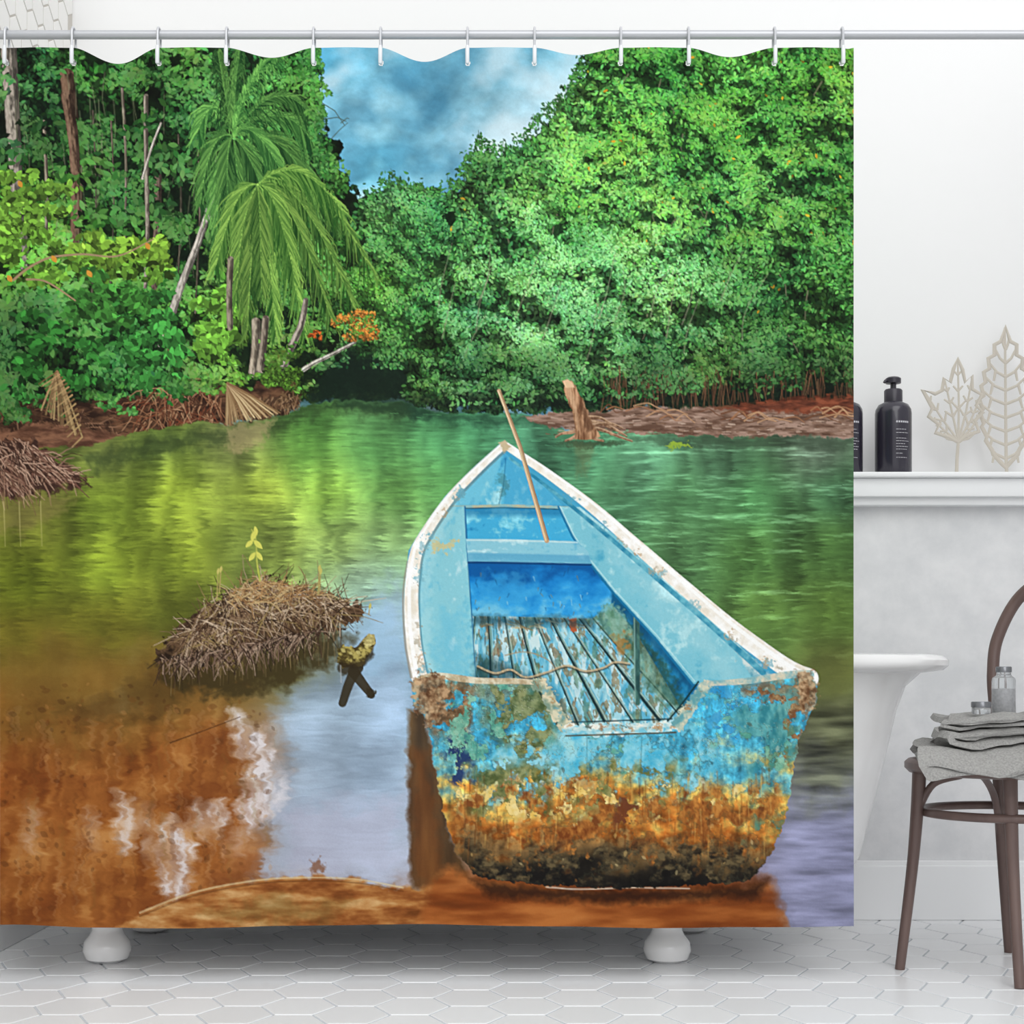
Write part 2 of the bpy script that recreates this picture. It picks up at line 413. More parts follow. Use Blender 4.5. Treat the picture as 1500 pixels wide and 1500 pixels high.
for a in ((470,150,505,185),(475,175,508,180),(480,210,510,182),(500,182,512,176)):
    stroke([(a[0], a[1]), ((a[0]+a[2])/2+3, (a[1]+a[3])/2-4), (a[2], a[3])], 1.6, 1, (70, 85, 70), .8)
for i in range(16):
    x = R.uniform(640, 1100); y = R.uniform(420, 560); stroke(smooth([(x, y), (x+R.uniform(4, 16), y-40), (x+R.uniform(10, 40), y-R.uniform(70, 110))]), 2.2, 1.1, (150, 148, 122), .5)
# shade along the right waterline
sl, m = pm([(590,580),(700,578),(850,575),(1000,568),(1252,554),(1252,596),(1000,604),(800,602),(640,604)], 24, 5, 10)
paint(sl, m, (14, 24, 18), .85)
for i in range(170):
    x = R.uniform(880, 1250); y = R.uniform(535, 575); 
    stroke([(x, y), (x+R.uniform(-8, 8), y+R.uniform(25, 45))], 1.6, 1.2, random.choice([(96,62,44),(70,48,36),(120,84,60)]), .7)
leaves(fullmask([(600,510),(1252,480),(1252,562),(900,588),(640,594)], rough=5)*(fbm(40,20,4,5) > .42), FF, 3000, (2, 3, 4), base=1.25, rnd=.28, seed=28)

# ---- left mass
left = [(-20,50),(468,50),(466,110),(470,150),(464,170),(480,200),(492,210),(500,250),(520,275),(535,305),(525,380),(495,440),(500,520),(440,585),(330,620),(-20,650)]
darkbase(left, .26, 6)
LM = fullmask(left, rough=6, rs=14)
leaves(LM*(fbm(46, 46, 4, 7) > .3), FF, 16000, (3, 4, 4, 5), base=.6, k=.2, rnd=.22, seed=41)
for pl, a_ in (([(55,150),(140,150),(150,330),(60,300)], .8), ([(250,230),(300,200),(310,400),(262,430)], .8), ([(150,220),(200,210),(210,330),(160,320)], .7), ([(0,440),(50,430),(50,540),(0,550)], .65), ([(340,440),(460,450),(470,570),(340,540)], .75), ([(300,120),(440,110),(490,300),(480,440),(330,440),(300,300)], .65)):
    fill(pl, (14,30,18), 34, 10, 20, al=a_)
leaves(LM*(fbm(46, 46, 4, 7) > .45), FF, 11500, (3, 4, 4, 5), base=1.0, k=.24, rnd=.3, seed=42, minlight=-.2, dark=.12)
def trunk(pts, w0, w1, c1, c2, seed):
    stroke(smooth(pts), w0, w1, two(c1, c2, 4, 12, seed, k=2.2))
    q = [(x-w0*.28, y) for x, y in pts]; stroke(smooth(q), w0*.3, w1*.3, two(tuple(min(255, int(v*1.25)) for v in c2), c2, 4, 10, seed+1), .6)
    q = [(x+w0*.32, y) for x, y in pts]; stroke(smooth(q), w0*.34, w1*.34, tuple(int(v*.5) for v in c1), .6)
trunk([(12,60),(18,160),(24,260),(36,390)], 24, 17, (92,86,78), (176,166,152), 3)
trunk([(98,110),(108,200),(112,280),(110,350)], 20, 14, (64,46,36), (124,98,78), 5)
trunk([(213,140),(214,250),(216,330),(212,420)], 7, 5, (94,86,76), (170,160,144), 7)
trunk([(232,240),(230,330),(226,420)], 11, 9, (66,54,46), (120,104,90), 9)
trunk([(66,180),(70,300),(64,420)], 5, 4, (90,82,70), (160,150,130), 4)
trunk([(176,120),(182,240),(180,380)], 4, 3, (90,82,70), (150,142,124), 6)
for x in (160, 262, 135, 290):
    trunk([(x,120+x*.3),(x+4,300),(x-3,460)], 2.2, 1.6, (60,54,46), (116,108,90), x)
for i in range(44):
    x = R.uniform(10, 330); y = R.uniform(90, 330); stroke(smooth([(x, y), (x+R.uniform(-6, 6), y+40), (x+R.uniform(-10, 10), y+R.uniform(70, 130))]), 1.4, 1, (126, 128, 100), .5)
leaves(LM*(PX < 320)*(fbm(60, 40, 4, 8) > .55), FF, 4600, (4, 5, 6), base=1.05, k=.24, rnd=.3, seed=43, minlight=-.1, dark=.1)
leaves(LM*(PX < 330)*(fbm(50, 40, 4, 2) > .62), FF, 1300, (6, 7, 8), base=1.08, k=.2, rnd=.3, seed=49, dark=.1)
trunk([(98,140),(107,200),(110,250)], 17, 13, (64,46,36), (130,104,84), 5)
trunk([(213,190),(214,250),(216,330)], 7, 6, (94,86,76), (170,160,144), 7)
trunk([(238,505),(262,430),(290,360),(312,290),(320,250)], 13, 5, (112,106,96), (196,190,178), 11)
trunk([(262,440),(285,370),(300,330),(318,312)], 6, 3, (120,114,104), (200,192,180), 12)
trunk([(312,300),(316,250),(314,200)], 4, 2, (140,134,122), (210,204,190), 13)
trunk([(208,260),(222,215),(236,180)], 4, 2, (140,134,122), (205,198,184), 14)
trunk([(238,470),(246,500),(256,530)], 8, 9, (90,60,44), (150,110,84), 15)
LF = np.broadcast_to(col((116, 164, 60)), (H, W, 3)).copy()
for poly, n, tn in (([(0,240),(60,245),(110,280),(90,330),(40,350),(0,340)], 34, (1,1,1)), ([(0,330),(70,340),(150,350),(220,360),(235,400),(150,400),(60,415),(0,400)], 34, (.95,.98,.95)),
                ([(100,345),(225,350),(230,385),(130,380)], 16, (1.1,1.05,1)), ([(290,425),(350,435),(360,495),(330,530),(295,515)], 28, (.9,.97,.95)), ([(170,430),(255,430),(265,560),(180,575)], 34, (.52,.8,.95)),
                ([(0,565),(60,565),(76,595),(0,605)], 10, (.5,.75,.9)), ([(100,405),(235,415),(240,465),(120,470)], 26, (.58,.8,.9)), ([(20,460),(150,470),(160,560),(40,560)], 24, (.42,.68,.75))):
    clump(fullmask(poly, rough=8, rs=16), LF, n, (8, 17), (5, 6, 7, 8), .5, .036, .35, 1.2, tint=tn, seed=50+n)
stroke(smooth([(20,410),(40,395),(75,378),(120,372),(170,372),(225,350)]), 4, 2, (160,138,102))
stroke(smooth([(40,410),(70,414),(110,440)]), 3, 2, (160,138,102))
for x, y in ((30,270),(14,408),(216,360),(80,380),(130,400)): put(x, y, stamp(6, .6, 5), col((206,150,60)))
# palm: long feathery arching fronds
def bez(a, b, c, t): return ((1-t)**2*a[0]+2*t*(1-t)*b[0]+t*t*c[0], (1-t)**2*a[1]+2*t*(1-t)*b[1]+t*t*c[1])
def frond(a, b, c, L, cd, cl_, n=110, seed=0, grav=1.0, w=2.1):
    q = np.random.RandomState(seed)
    cd = col(cd); cl_ = col(cl_); fb = q.uniform(.74, 1.12)
    for i in range(n):
        t = .06+.94*i/(n-1)+q.randn()*.008; t = min(1, max(0, t)); p = bez(a, b, c, t); p2 = bez(a, b, c, min(1.01, t+.02))
        tx, ty = p2[0]-p[0], p2[1]-p[1]; l = math.hypot(tx, ty)+1e-6; tx /= l; ty /= l
        ln = L*(.5+.5*math.sin(math.pi*min(1, t*.85+.15)))*q.uniform(.55, 1.3)
        for s in (-1, 1):
            nx, ny = -ty*s, tx*s; sp = q.uniform(.2, .55); gv = grav*q.uniform(.65, 1.35)
            dx = tx*.95+nx*sp; dy = ty*.95+ny*sp+gv*.3
            e = (p[0]+dx*ln*.38, p[1]+dy*ln*.4); e2 = (e[0]+dx*ln*.24, e[1]+(dy*.45+gv*.7)*ln*.32); e3 = (e2[0]+dx*ln*.08+q.randn()*2, e2[1]+gv*ln*.28)
            lt = .05+.8*q.rand()**1.2+(.3 if ny < 0 else -.12); lt = min(1, max(0, lt))
            stroke([p, e, e2, e3], w, .9, (cd*(1-lt)+cl_*lt)*fb, .9)
    stroke([bez(a, b, c, k/10) for k in range(11)], 1.8, 1, np.clip(cl_*1.05, 0, 1), .45)
D1, L1 = (24, 72, 32), (128, 190, 92)
c1 = (342, 200)
for i, (b, e, L) in enumerate([((308,180),(294,300),44),((316,120),(292,190),40),((326,120),(320,76),34),((316,240),(318,350),46),((400,220),(440,380),50),((350,260),(352,370),44),((420,150),(492,330),52),((420,110),(480,250),50),((400,90),(456,170),46),((342,120),(352,66),36),((360,100),(404,74),40),((380,230),(404,370),48),((430,170),(470,330),48),((370,150),(430,290),46),((330,200),(334,300),42)]):
    frond(c1, b, e, L, D1, L1, 100, 60+i, .9)
# second head of fronds merges into the first
D2, L2 = (34, 82, 30), (158, 204, 94)
c2 = (376, 268)
for i, (b, e, L) in enumerate([((346,260),(316,390),46),((350,310),(346,440),48),((440,200),(538,385),54),((430,230),(516,444),54),((368,340),(362,482),48),((390,320),(402,482),48),((418,250),(484,464),54),((404,280),(446,484),52),((430,210),(502,310),46),((400,260),(430,400),48),((380,290),(382,420),46)]):
    frond(c2, b, e, L, D2, L2, 105, 80+i, .95)
trunk([(338,380),(336,430),(337,480)], 9, 9, (84,76,64), (150,140,120), 17)
trunk([(374,470),(374,505),(370,545)], 12, 13, (98,88,76), (176,164,144), 18)
trunk([(388,465),(385,500),(380,540)], 10, 11, (88,78,68), (162,150,132), 19)
trunk([(448,440),(441,475),(424,512),(410,545)], 8, 13, (106,98,88), (182,172,156), 20)
leaves(fullmask([(335,505),(440,505),(440,560),(335,560)], rough=8)*(fbm(30,20,4,5) > .55), FF, 500, (3, 4), base=1.0, seed=44)
leaves(fullmask([(440,80),(472,80),(476,190),(510,270),(500,290),(470,260),(450,180)], rough=6), FF, 1000, (3, 3, 4), base=1.0, rnd=.28, seed=48)
trunk([(432,549),(460,532),(490,518),(520,503)], 7, 4, (120,116,104), (206,202,188), 22)
OF = np.broadcast_to(col((190, 124, 54)), (H, W, 3)).copy()
clump(fullmask([(484,478),(510,455),(540,455),(552,480),(545,500),(515,503),(490,498)]), OF, 26, (5, 10), (2, 2, 3), .5, .1, .4, 1.3, seed=91)
clump(fullmask([(452,488),(466,486),(470,495),(456,498)]), OF, 4, (4, 6), (2, 3), .5, .1, .5, 1.2, tint=(1,.75,.7), seed=92)
clump(fullmask([(490,460),(545,465),(545,495),(500,495)]), LF, 12, (4, 8), (2, 3), .5, .08, .5, 1.1, seed=93)
clump(fullmask([(385,548),(420,538),(440,550),(438,580),(390,575)]), LF, 26, (7, 13), (2, 3, 3), .5, .09, .25, .95, tint=(.8,.85,.8), seed=94)

# ---- left bank
fill([(-20,600),(60,590),(150,585),(230,580),(330,560),(360,565),(420,560),(440,575),(440,598),(400,612),(335,625),(300,625),(200,640),(120,660),(-20,700)], two((44,28,20),(108,76,54), 18, 8, 33), 6, 6, 10)
def twigs(poly, n, ln, cols, ang, spread, seed, w=1.6, al=.9):
    q = np.random.RandomState(seed); fm = fullmask(poly); ys, xs = np.nonzero(fm > .5)
    for i in range(n):
        k = q.randint(len(ys)); x, y = xs[k]+X0, ys[k]+Y0
        a = (ang(x, y) if callable(ang) else ang)+q.randn()*spread; l = q.uniform(*ln)
        mx, my = x+math.cos(a)*l*.5+q.randn()*2, y+math.sin(a)*l*.5+q.randn()*2
        stroke([(x, y), (mx, my), (x+math.cos(a)*l, y+math.sin(a)*l+l*.12)], w*q.uniform(.8, 1.4), w*.6, cols[q.randint(len(cols))], al)
twigs([(180,575),(300,555),(330,580),(310,625),(200,635)], 240, (12, 36), [(140,98,70),(92,56,38),(170,130,98),(60,36,26),(120,66,44)], 1.9, .8, 101)
twigs([(340,580),(440,570),(440,598),(350,605)], 120, (8, 24), [(110,84,58),(70,50,36),(150,120,90)], 1.7, .7, 102)
twigs([(-10,600),(160,590),(170,640),(-10,650)], 130, (10, 30), [(100,70,50),(60,40,30),(140,104,80)], .3, .7, 103)
leaves(fullmask([(0,580),(180,560),(330,545),(330,575),(200,595),(0,620)], rough=8)*(fbm(30,20,4,6) > .5), FF, 1100, (3, 4, 5), base=1.0, seed=45)
fill([(0,632),(60,622),(150,628),(180,640),(130,655),(20,660),(-20,655)], two((84,54,40),(140,98,74), 20, 6, 35), 5, 3, 8, al=.9)
def fan(apex, a, b, n, c1, c2, seed):
    q = np.random.RandomState(seed)
    for i in range(n):
        t = i/(n-1); e = (a[0]+(b[0]-a[0])*t+q.randn()*2, a[1]+(b[1]-a[1])*t+q.randn()*2)
        k = q.rand(); stroke([apex, ((apex[0]+e[0])/2, (apex[1]+e[1])/2-2), e], 3.4, 2, col(c1)*k+col(c2)*(1-k))
fan((334,562), (330,622), (406,604), 26, (206,182,138), (128,98,66), 5)
fan((84,545), (62,600), (120,640), 14, (176,148,104), (96,74,48), 6)
for k in range(16):
    t = k/15; p = bez((84,545), (112,570), (120,640), t); stroke([p, (p[0]-26+8*t, p[1]+18)], 2, 1, (176,146,100) if k % 2 else (120,92,60))

# ---- water
WC = [(450,604,(60,104,50)),(550,600,(92,146,88)),(620,600,(64,120,78)),(700,620,(72,138,96)),(760,640,(84,148,112)),
(150,660,(92,102,52)),(230,650,(92,112,52)),(350,640,(120,128,76)),(450,650,(88,140,62)),(550,660,(86,144,80)),(650,650,(70,128,84)),(850,660,(78,136,100)),(950,670,(94,146,112)),(1050,670,(88,130,96)),(1200,660,(102,118,100)),
(50,760,(112,118,46)),(150,740,(112,134,44)),(250,720,(132,154,50)),(380,720,(156,176,66)),(480,720,(118,156,62)),(580,720,(94,142,70)),(640,700,(76,128,72)),(900,720,(78,128,90)),(1000,730,(80,128,82)),(1100,730,(72,122,74)),(1220,720,(66,108,72)),
(40,850,(112,126,36)),(150,830,(122,142,44)),(260,820,(124,142,46)),(400,800,(142,162,74)),(500,800,(134,160,82)),(570,790,(118,150,92)),(1000,800,(82,124,78)),(1100,810,(82,124,64)),(1220,800,(78,114,58)),
(40,940,(112,104,34)),(150,930,(112,112,34)),(250,900,(98,106,36)),(530,850,(150,180,156)),(560,900,(150,186,202)),(580,850,(126,162,130)),(1130,900,(94,128,62)),(1220,900,(88,116,52)),(1220,980,(88,92,48)),
(40,1030,(140,94,38)),(150,1010,(132,90,38)),(250,1000,(118,90,38)),(330,1000,(118,94,48)),(420,980,(98,98,56)),(470,1010,(112,130,130)),(560,980,(140,176,202)),(580,1050,(150,182,208)),
(40,1120,(138,72,28)),(150,1110,(148,84,36)),(250,1110,(148,88,40)),(330,1110,(150,98,54)),(380,1100,(152,132,112)),(450,1080,(152,172,188)),(550,1120,(156,178,198)),
(40,1220,(134,68,26)),(150,1210,(146,78,30)),(250,1210,(152,90,46)),(340,1200,(136,70,32)),(420,1200,(166,176,192)),(520,1200,(162,174,192)),(580,1200,(150,162,178)),
(40,1310,(116,62,26)),(150,1320,(144,86,40)),(250,1290,(134,66,28)),(350,1270,(124,60,28)),(450,1260,(166,166,178)),(540,1270,(162,166,182)),
(1220,1080,(82,84,58)),(1190,1150,(94,98,96)),(1230,1160,(84,88,86)),(1200,1240,(128,130,158)),(1230,1300,(138,140,172)),(1180,1320,(128,130,158)),
(300,1330,(165,112,60)),(450,1330,(150,96,48)),(600,1330,(140,80,36)),(750,1330,(122,60,18)),(900,1330,(132,64,22)),(1050,1330,(142,74,32))]
WF = idw(WC, 1.8, 1500)
water = [(-20,690),(60,655),(120,652),(190,634),(300,618),(335,624),(402,609),(440,600),(470,590),(520,585),(560,588),(590,588),(640,603),(770,608),(830,630),(1275,640),(1275,1400),(-20,1400)]
sl, m = pm(water, 3, 2, 12)
WM = np.zeros((H, W), np.float32); WM[sl] = m
up = np.clip((1010-PY)/150, 0, 1); near = np.clip((PY-600)/300, 0, 1)
rip = fbm(22, 2.4, 3, 3)-.5; rip2 = fbm(80, 6, 3, 4)-.5; rip3 = fbm(60, 14, 3, 5)-.5; bl = fbm(60, 40, 3, 5)-.5
ref0 = fbm(24, 80, 3, 7)
jx = np.clip(XX+(rip*18+rip2*14)*(.35+near), 0, W-1).astype(int); refj = ref0[YY.astype(int), jx]-.5
k = 1+up*(refj*.58+rip*.28+rip2*.12+rip3*.08)+(1-up)*(bl*.5)
wc = WF*k[..., None]
sheen = np.clip(refj+.1, 0, 1)*up*np.exp(-((PX-350)/210)**2-((PY-740)/120)**2)
wc = wc+sheen[..., None]*np.array([.24, .22, .1], np.float32)
gl_ = np.clip(rip2+rip*1.0-.18, 0, 1)*up*np.clip((PX-640)/260, 0, 1)
wc = wc+gl_[..., None]*np.array([.22, .28, .25], np.float32)
paint(sl, m, np.clip(wc[sl], 0, 1))
fill([(440,600),(400,616),(330,630),(200,648),(125,668),(130,690),(210,668),(330,650),(420,626),(470,604),(600,610),(600,588),(520,584)], (44,58,34), 16, 5, 12, al=.55)
fill([(500,584),(600,588),(640,604),(620,612),(540,600),(480,598)], (26,48,34), 10, 4, 12, al=.55)
fill([(590,588),(640,603),(770,612),(800,620),(700,624),(600,610)], (28,54,42), 14, 3, 12, al=.6)
fill([(890,640),(1252,640),(1252,658),(1000,656)], (52,68,52), 10, 3, 12, al=.55)
fill([(330,628),(402,612),(380,650),(340,665)], (176,158,112), 10, 4, 8, al=.6)
for i in range(260):
    y = 605+R.rand()**1.3*290; x = R.uniform(380, 1250); l = R.uniform(6, 26)
    b = WF[min(H-1, int(y-Y0)), min(W-1, int(x-X0))]
    stroke([(x, y), (x+l, y+R.uniform(-1, 1))], 1.4, .8, np.clip(b*R.choice([.7, 1.25, 1.4]), 0, 1), .4)

# ---- bottom-left shallows
def shal(sl):
    n = fbm(70, 44, 3, 1)[sl]; n2 = fbm(22, 14, 3, 2)[sl]; n3 = fbm(12, 70, 3, 3)[sl]
    return ramp(np.clip(n*.55+n2*.3+n3*.32-.08, 0, 1), [(0, (84, 42, 18)), (.3, (122, 66, 26)), (.52, (152, 92, 40)), (.75, (184, 126, 66)), (1, (216, 172, 114))])
fill([(-20,1000),(80,985),(200,990),(300,1000),(350,1030),(390,1060),(396,1130),(380,1200),(370,1290),(300,1320),(150,1370),(-20,1370)], shal, 110, 10, 40, al=.88)
fill([(-20,950),(120,945),(230,955),(260,985),(420,950),(470,975),(340,1030),(200,1075),(60,1095),(-20,1085)], (106,92,38), 100, 12, 40, al=.55)
fill([(90,1040),(250,985),(330,1000),(260,1040),(130,1065)], (76,56,26), 30, 8, 20, al=.5)
# sky mirror
fill([(505,905),(545,890),(592,850),(602,1000),(600,1295),(560,1297),(470,1284),(392,1288),(396,1215),(412,1140),(404,1060),(420,1010),(470,985),(500,960)], lambda s: np.clip(WF[s]*.25+col((158,180,204))*.75*(1+(fbm(70,50,3,3)[s]-.5)*.5+(fbm(40,5,3,4)[s]-.5)*.18)[..., None], 0, 1), 44, 9, 26, al=.92)
fill([(398,1150),(420,1130),(440,1200),(430,1288),(392,1289)], (166,174,190), 22, 7, 18, al=.7)
fill([(520,900),(575,880),(590,960),(560,1000),(520,990)], (156,196,224), 30, 8, 22, al=.5)
fill([(420,1180),(590,1170),(592,1290),(430,1285)], (178,176,194), 40, 8, 22, al=.6)
# pale gleams of sky between mirrored trunks
gm = np.clip((fbm(10, 20, 3, 5)-.26)/.4, 0, 1)
for pts, al in (([(238,1205),(262,1208),(280,1240),(272,1292),(252,1320),(234,1300),(248,1260)], .85), ([(168,1158),(188,1166),(198,1200),(186,1242),(170,1222)], .72), ([(343,1036),(370,1056),(404,1108),(414,1150),(398,1192),(366,1218),(354,1182),(368,1130),(348,1090)], .9),
               ([(286,1178),(320,1176),(334,1200),(302,1226),(282,1206)], .75), ([(122,1190),(134,1200),(132,1240),(124,1230)], .4), ([(212,1180),(226,1195),(222,1230),(214,1215)], .5), ([(40,1180),(52,1190),(48,1240),(38,1230)], .3), ([(215,1240),(240,1235),(236,1262),(218,1262)], .45), ([(330,1225),(352,1220),(350,1250),(336,1250)], .3)):
    sl, m = pm(pts, 26, 5, 18); m = np.clip(m*1.4, 0, 1); paint(sl, m*(.45+.55*gm[sl]), (222,218,222), al)
for i in range(90):
    x = R.uniform(10, 400); y = R.uniform(1030, 1310); l = R.uniform(30, 80)
    stroke(smooth([(x, y), (x+R.uniform(-5, 5), y+l*.5), (x+R.uniform(-5, 5), y+l)]), R.uniform(4, 10), 3, [(206,164,116),(70,38,16),(124,98,44),(190,154,114)][R.randint(4)], .12)
# ripple warp over all the mirrored water
am = np.clip((PY-640)/420, 0, 1)
wx = np.clip(XX+(fbm(26, 6, 3, 2)-.5)*13*am, 0, W-1).astype(int); wy = np.clip(YY+(fbm(30, 8, 3, 6)-.5)*10*am, 0, H-1).astype(int)
WP = IMG[wy, wx]; wm_ = (WM*np.clip((PY-655)/20, 0, 1))[..., None]; IMG = IMG*(1-wm_)+WP*wm_
# submerged bed: leaves, twigs, stones
for i in range(260):
    x = R.uniform(-10, 400); y = R.uniform(1000, 1340)
    put(x, y, stamp(int(R.choice([3, 4, 5, 7])), .6, R.randint(16)), col([(84,44,18),(186,130,74),(120,70,28),(60,34,16)][R.randint(4)]), .25)
stroke([(250,1088),(300,1070),(352,1050)], 2, 1.2, (70,40,18), .7); stroke([(300,1020),(380,990),(450,955)], 1.6, 1, (84,70,40), .6)

# mud bank at right
fill([(765,612),(830,602),(930,600),(1000,598),(1110,590),(1275,582),(1275,640),(1100,640),(950,636),(850,630),(790,622)], two((98,72,58),(164,136,120), 22, 5, 71), 3, 2, 8)
fill([(1040,596),(1130,584),(1275,580),(1275,606),(1150,606)], two((74,36,24),(138,72,48), 18, 5, 72), 5, 3, 8, al=.9)
for i in range(260):
    x = R.uniform(800, 1250); y = R.uniform(606, 637); l = R.uniform(3, 12)
    stroke([(x, y), (x+l, y+R.uniform(-1, 1))], 2.2, 1.2, [(190,166,148),(76,54,42),(146,118,102),(120,90,70)][R.randint(4)], .65)
for i in range(26):
    x = R.uniform(860, 1230); y = R.uniform(598, 618); l = R.uniform(20, 60)
    stroke(smooth([(x, y+R.uniform(-4, 4)), (x+l*.4, y-R.uniform(2, 8)), (x+l*.7, y+R.uniform(-3, 5)), (x+l, y+R.uniform(0, 8))]), R.uniform(1.6, 3), 1.2, [(156,110,78),(110,72,50),(186,146,110)][R.randint(3)], .85)
fill([(975,652),(1000,646),(1015,655),(990,658)], (140,170,60), 3, 3, 5)
# stump with spreading roots
fill([(815,648),(840,644),(920,648),(900,654),(850,656)], (52,66,46), 5, 2, 6, al=.7)
for a in ([(858,622),(884,630),(902,638),(926,647)],[(864,616),(888,622),(906,632),(918,640)],[(850,628),(836,632),(824,634),(814,640)],[(856,632),(866,640),(884,646)],[(850,632),(840,640),(828,645)],[(868,622),(892,620),(912,628)],[(862,610),(880,612),(896,622)]):
    stroke(smooth(a), 7, 2, two((104,74,54),(176,142,112), 5, 5, 4)); stroke(smooth([(x, y-1.5) for x, y in a]), 2, 1, (206,176,146), .6)
stump_c = two((112,76,52),(196,154,118), 4, 22, 73, 4, 2)
fill([(824,557),(831,554),(838,557),(847,570),(855,586),(862,606),(872,626),(880,641),(844,643),(842,630),(838,602),(829,577)], stump_c, 1.5, 1, 6)
fill([(850,580),(862,607),(872,626),(860,632),(852,604)], (82,54,38), 4, 1, 6, al=.6)
fill([(831,566),(837,566),(846,600),(850,628),(845,628),(840,600)], (216,180,144), 3, 1, 6, al=.45)
fill([(824,557),(832,554),(839,559),(842,566),(829,567)], (222,188,150), 2)
fill([(840,650),(870,650),(862,690),(852,700)], (120,120,80), 12, 4, 10, al=.4)
# wet sand
sand = lambda s: ramp(np.clip(fbm(60,14,4,2)[s]*.8+fbm(10,5,3,3)[s]*.25-.01+.12*np.clip((420-PX[s])/300,-1,1), 0, 1), [(0,(96,50,18)),(.4,(138,80,36)),(.65,(170,114,60)),(1,(206,166,112))])
fill([(150,1370),(205,1338),(280,1308),(360,1292),(440,1286),(520,1288),(575,1300),(640,1298),(720,1310),(1120,1320),(1150,1340),(1160,1370)], sand, 6, 3, 16)
stroke(smooth([(205,1337),(280,1308),(360,1292),(440,1286),(520,1288),(590,1301)]), 3, 2.4, (216,196,152), .55)
stroke(smooth([(205,1342),(280,1313),(360,1297),(440,1291),(520,1293),(590,1306)]), 3, 2, (92,56,26), .4)
fill([(300,1330),(420,1318),(520,1322),(480,1345),(340,1352)], (112,98,52), 22, 6, 16, al=.4)
fill([(455,1262),(470,1256),(478,1280),(462,1284)], (120,72,44), 6, 4, 8, al=.7)
# water lower right
fill([(1160,1130),(1200,1100),(1275,1120),(1275,1400),(1150,1400),(1130,1300),(1110,1280)], lambda s: np.clip(col((138,140,170))*(1+(fbm(60,14,3,4)[s]-.5)*.4+(fbm(40,5,3,4)[s]-.5)*.2)[..., None], 0, 1), 50, 8, 22, al=.75)
fill([(1165,1060),(1275,1020),(1275,1150),(1180,1180),(1160,1150)], lambda s: np.clip(col((86,90,68))*(1+(fbm(50,8,3,5)[s]-.5)*1.2)[..., None], 0, 1), 54, 6, 20, al=.75)
# boat reflection
fill([(597,1040),(618,1040),(640,1130),(660,1230),(690,1286),(650,1300),(600,1300)], two((58,40,22),(112,80,42), 16, 90, 96, 3), 8, 2, 16, al=.9)
fill([(602,1090),(622,1100),(640,1190),(650,1280),(620,1296),(604,1290)], (124,66,26), 18, 3, 14, al=.45)
fill([(630,1290),(660,1270),(690,1282),(900,1300),(1100,1292),(1126,1284),(1140,1318),(1154,1375),(610,1375)], lambda s: ramp(np.clip(fbm(80,16,3,3)[s]+.1, 0, 1), [(0,(82,36,12)),(.5,(126,62,22)),(1,(178,106,50))]), 18, 3, 14, al=.9)
fill([(690,1288),(800,1301),(1000,1304),(1100,1298),(1125,1288),(1112,1316),(900,1322),(720,1314)], (30,16,8), 14, 2, 10, al=.75)
stroke(smooth([(800,1299),(850,1303),(930,1300),(1010,1302)]), 2, 1.6, (220,206,188), .7)

# ---- roots at far left
fill([(-20,650),(30,640),(70,660),(110,690),(130,712),(60,724),(-20,730)], (64,42,34), 6, 5, 9)
twigs([(-15,645),(30,640),(80,668),(120,700),(60,712),(-15,720)], 320, (14, 40), [(150,116,96),(96,66,52),(186,152,130),(60,40,32),(120,84,70)], lambda x, y: .6+.006*(60-x), .5, 104)
fill([(-20,730),(60,726),(120,718),(80,760),(0,790),(-20,780)], (150,134,80), 18, 8, 14, al=.45)
for x in (5, 28, 60): stroke([(x, 735), (x+2, 800)], 2, 1, (206,196,130), .4)
# ---- root island and its dark mirror
fill([(236,972),(330,968),(440,940),(505,915),(512,940),(470,975),(410,1005),(320,1020),(250,1010)], (56,46,22), 22, 8, 14, al=.85)
for i in range(90):
    x = R.uniform(250, 500); y = 990-(x-250)*.2; stroke([(x, y-15), (x+R.uniform(-3, 3), y+R.uniform(5, 30))], 2, 1, [(110,92,60),(40,32,18),(140,120,80)][R.randint(3)], .4)
isl = [(228,968),(250,935),(285,900),(330,872),(375,846),(425,856),(470,866),(520,882),(538,893),(522,912),(498,922),(430,938),(345,962),(280,974)]
fill(isl, two((40,28,18),(96,72,50), 8, 6, 98), 4, 6, 8)
tw_c = [(128,102,76),(164,140,112),(92,68,50),(196,174,148),(62,42,30),(142,120,76),(110,86,64),(44,30,22)]
body_ = [(262,940),(300,895),(375,852),(470,870),(520,888),(490,905),(400,915),(300,945)]
twigs(body_, 600, (10, 40), tw_c, lambda x, y: 1.57-(x-390)*.0055, .95, 105, 1.4)
twigs(body_, 240, (20, 64), tw_c, lambda x, y: .3-(x-390)*.004, 1.3, 115, 1.2)
twigs([(240,950),(300,885),(375,845),(470,862),(530,888),(530,896),(400,870),(300,910)], 150, (12, 34), tw_c, lambda x, y: -1.2+(x-390)*.004, .9, 116, 1.1)
twigs([(340,862),(375,846),(430,858),(480,870),(400,885),(330,885)], 200, (8, 26), [(170,132,86),(190,164,118),(130,96,62)], -.2, .9, 106, 1.4)
twigs([(228,960),(300,950),(380,935),(480,915),(470,930),(350,960),(250,975)], 320, (10, 38), [(120,96,80),(60,42,32),(160,136,116),(40,30,22)], 1.8, .9, 107, 1.4)
stroke(smooth([(380,850),(376,825),(374,790),(368,775)]), 2.4, 1.4, (176,182,84))
for (x, y, kk, a) in ((371,784,10,9),(377,797,4,9),(365,796,12,8),(379,814,5,8),(369,815,11,8),(374,777,7,7)): put(x, y, stamp(a, .42, kk), col((206,206,96)))
for x, y0, y1 in ((318,880,835),(322,868,832),(466,870,830),(468,866,835),(540,900,886)):
    stroke([(x, y0), (x+2, y1)], 1.8, 1.2, (166,150,90)); put(x+2, y1+2, stamp(5, .4, 9), col((190,182,100)))
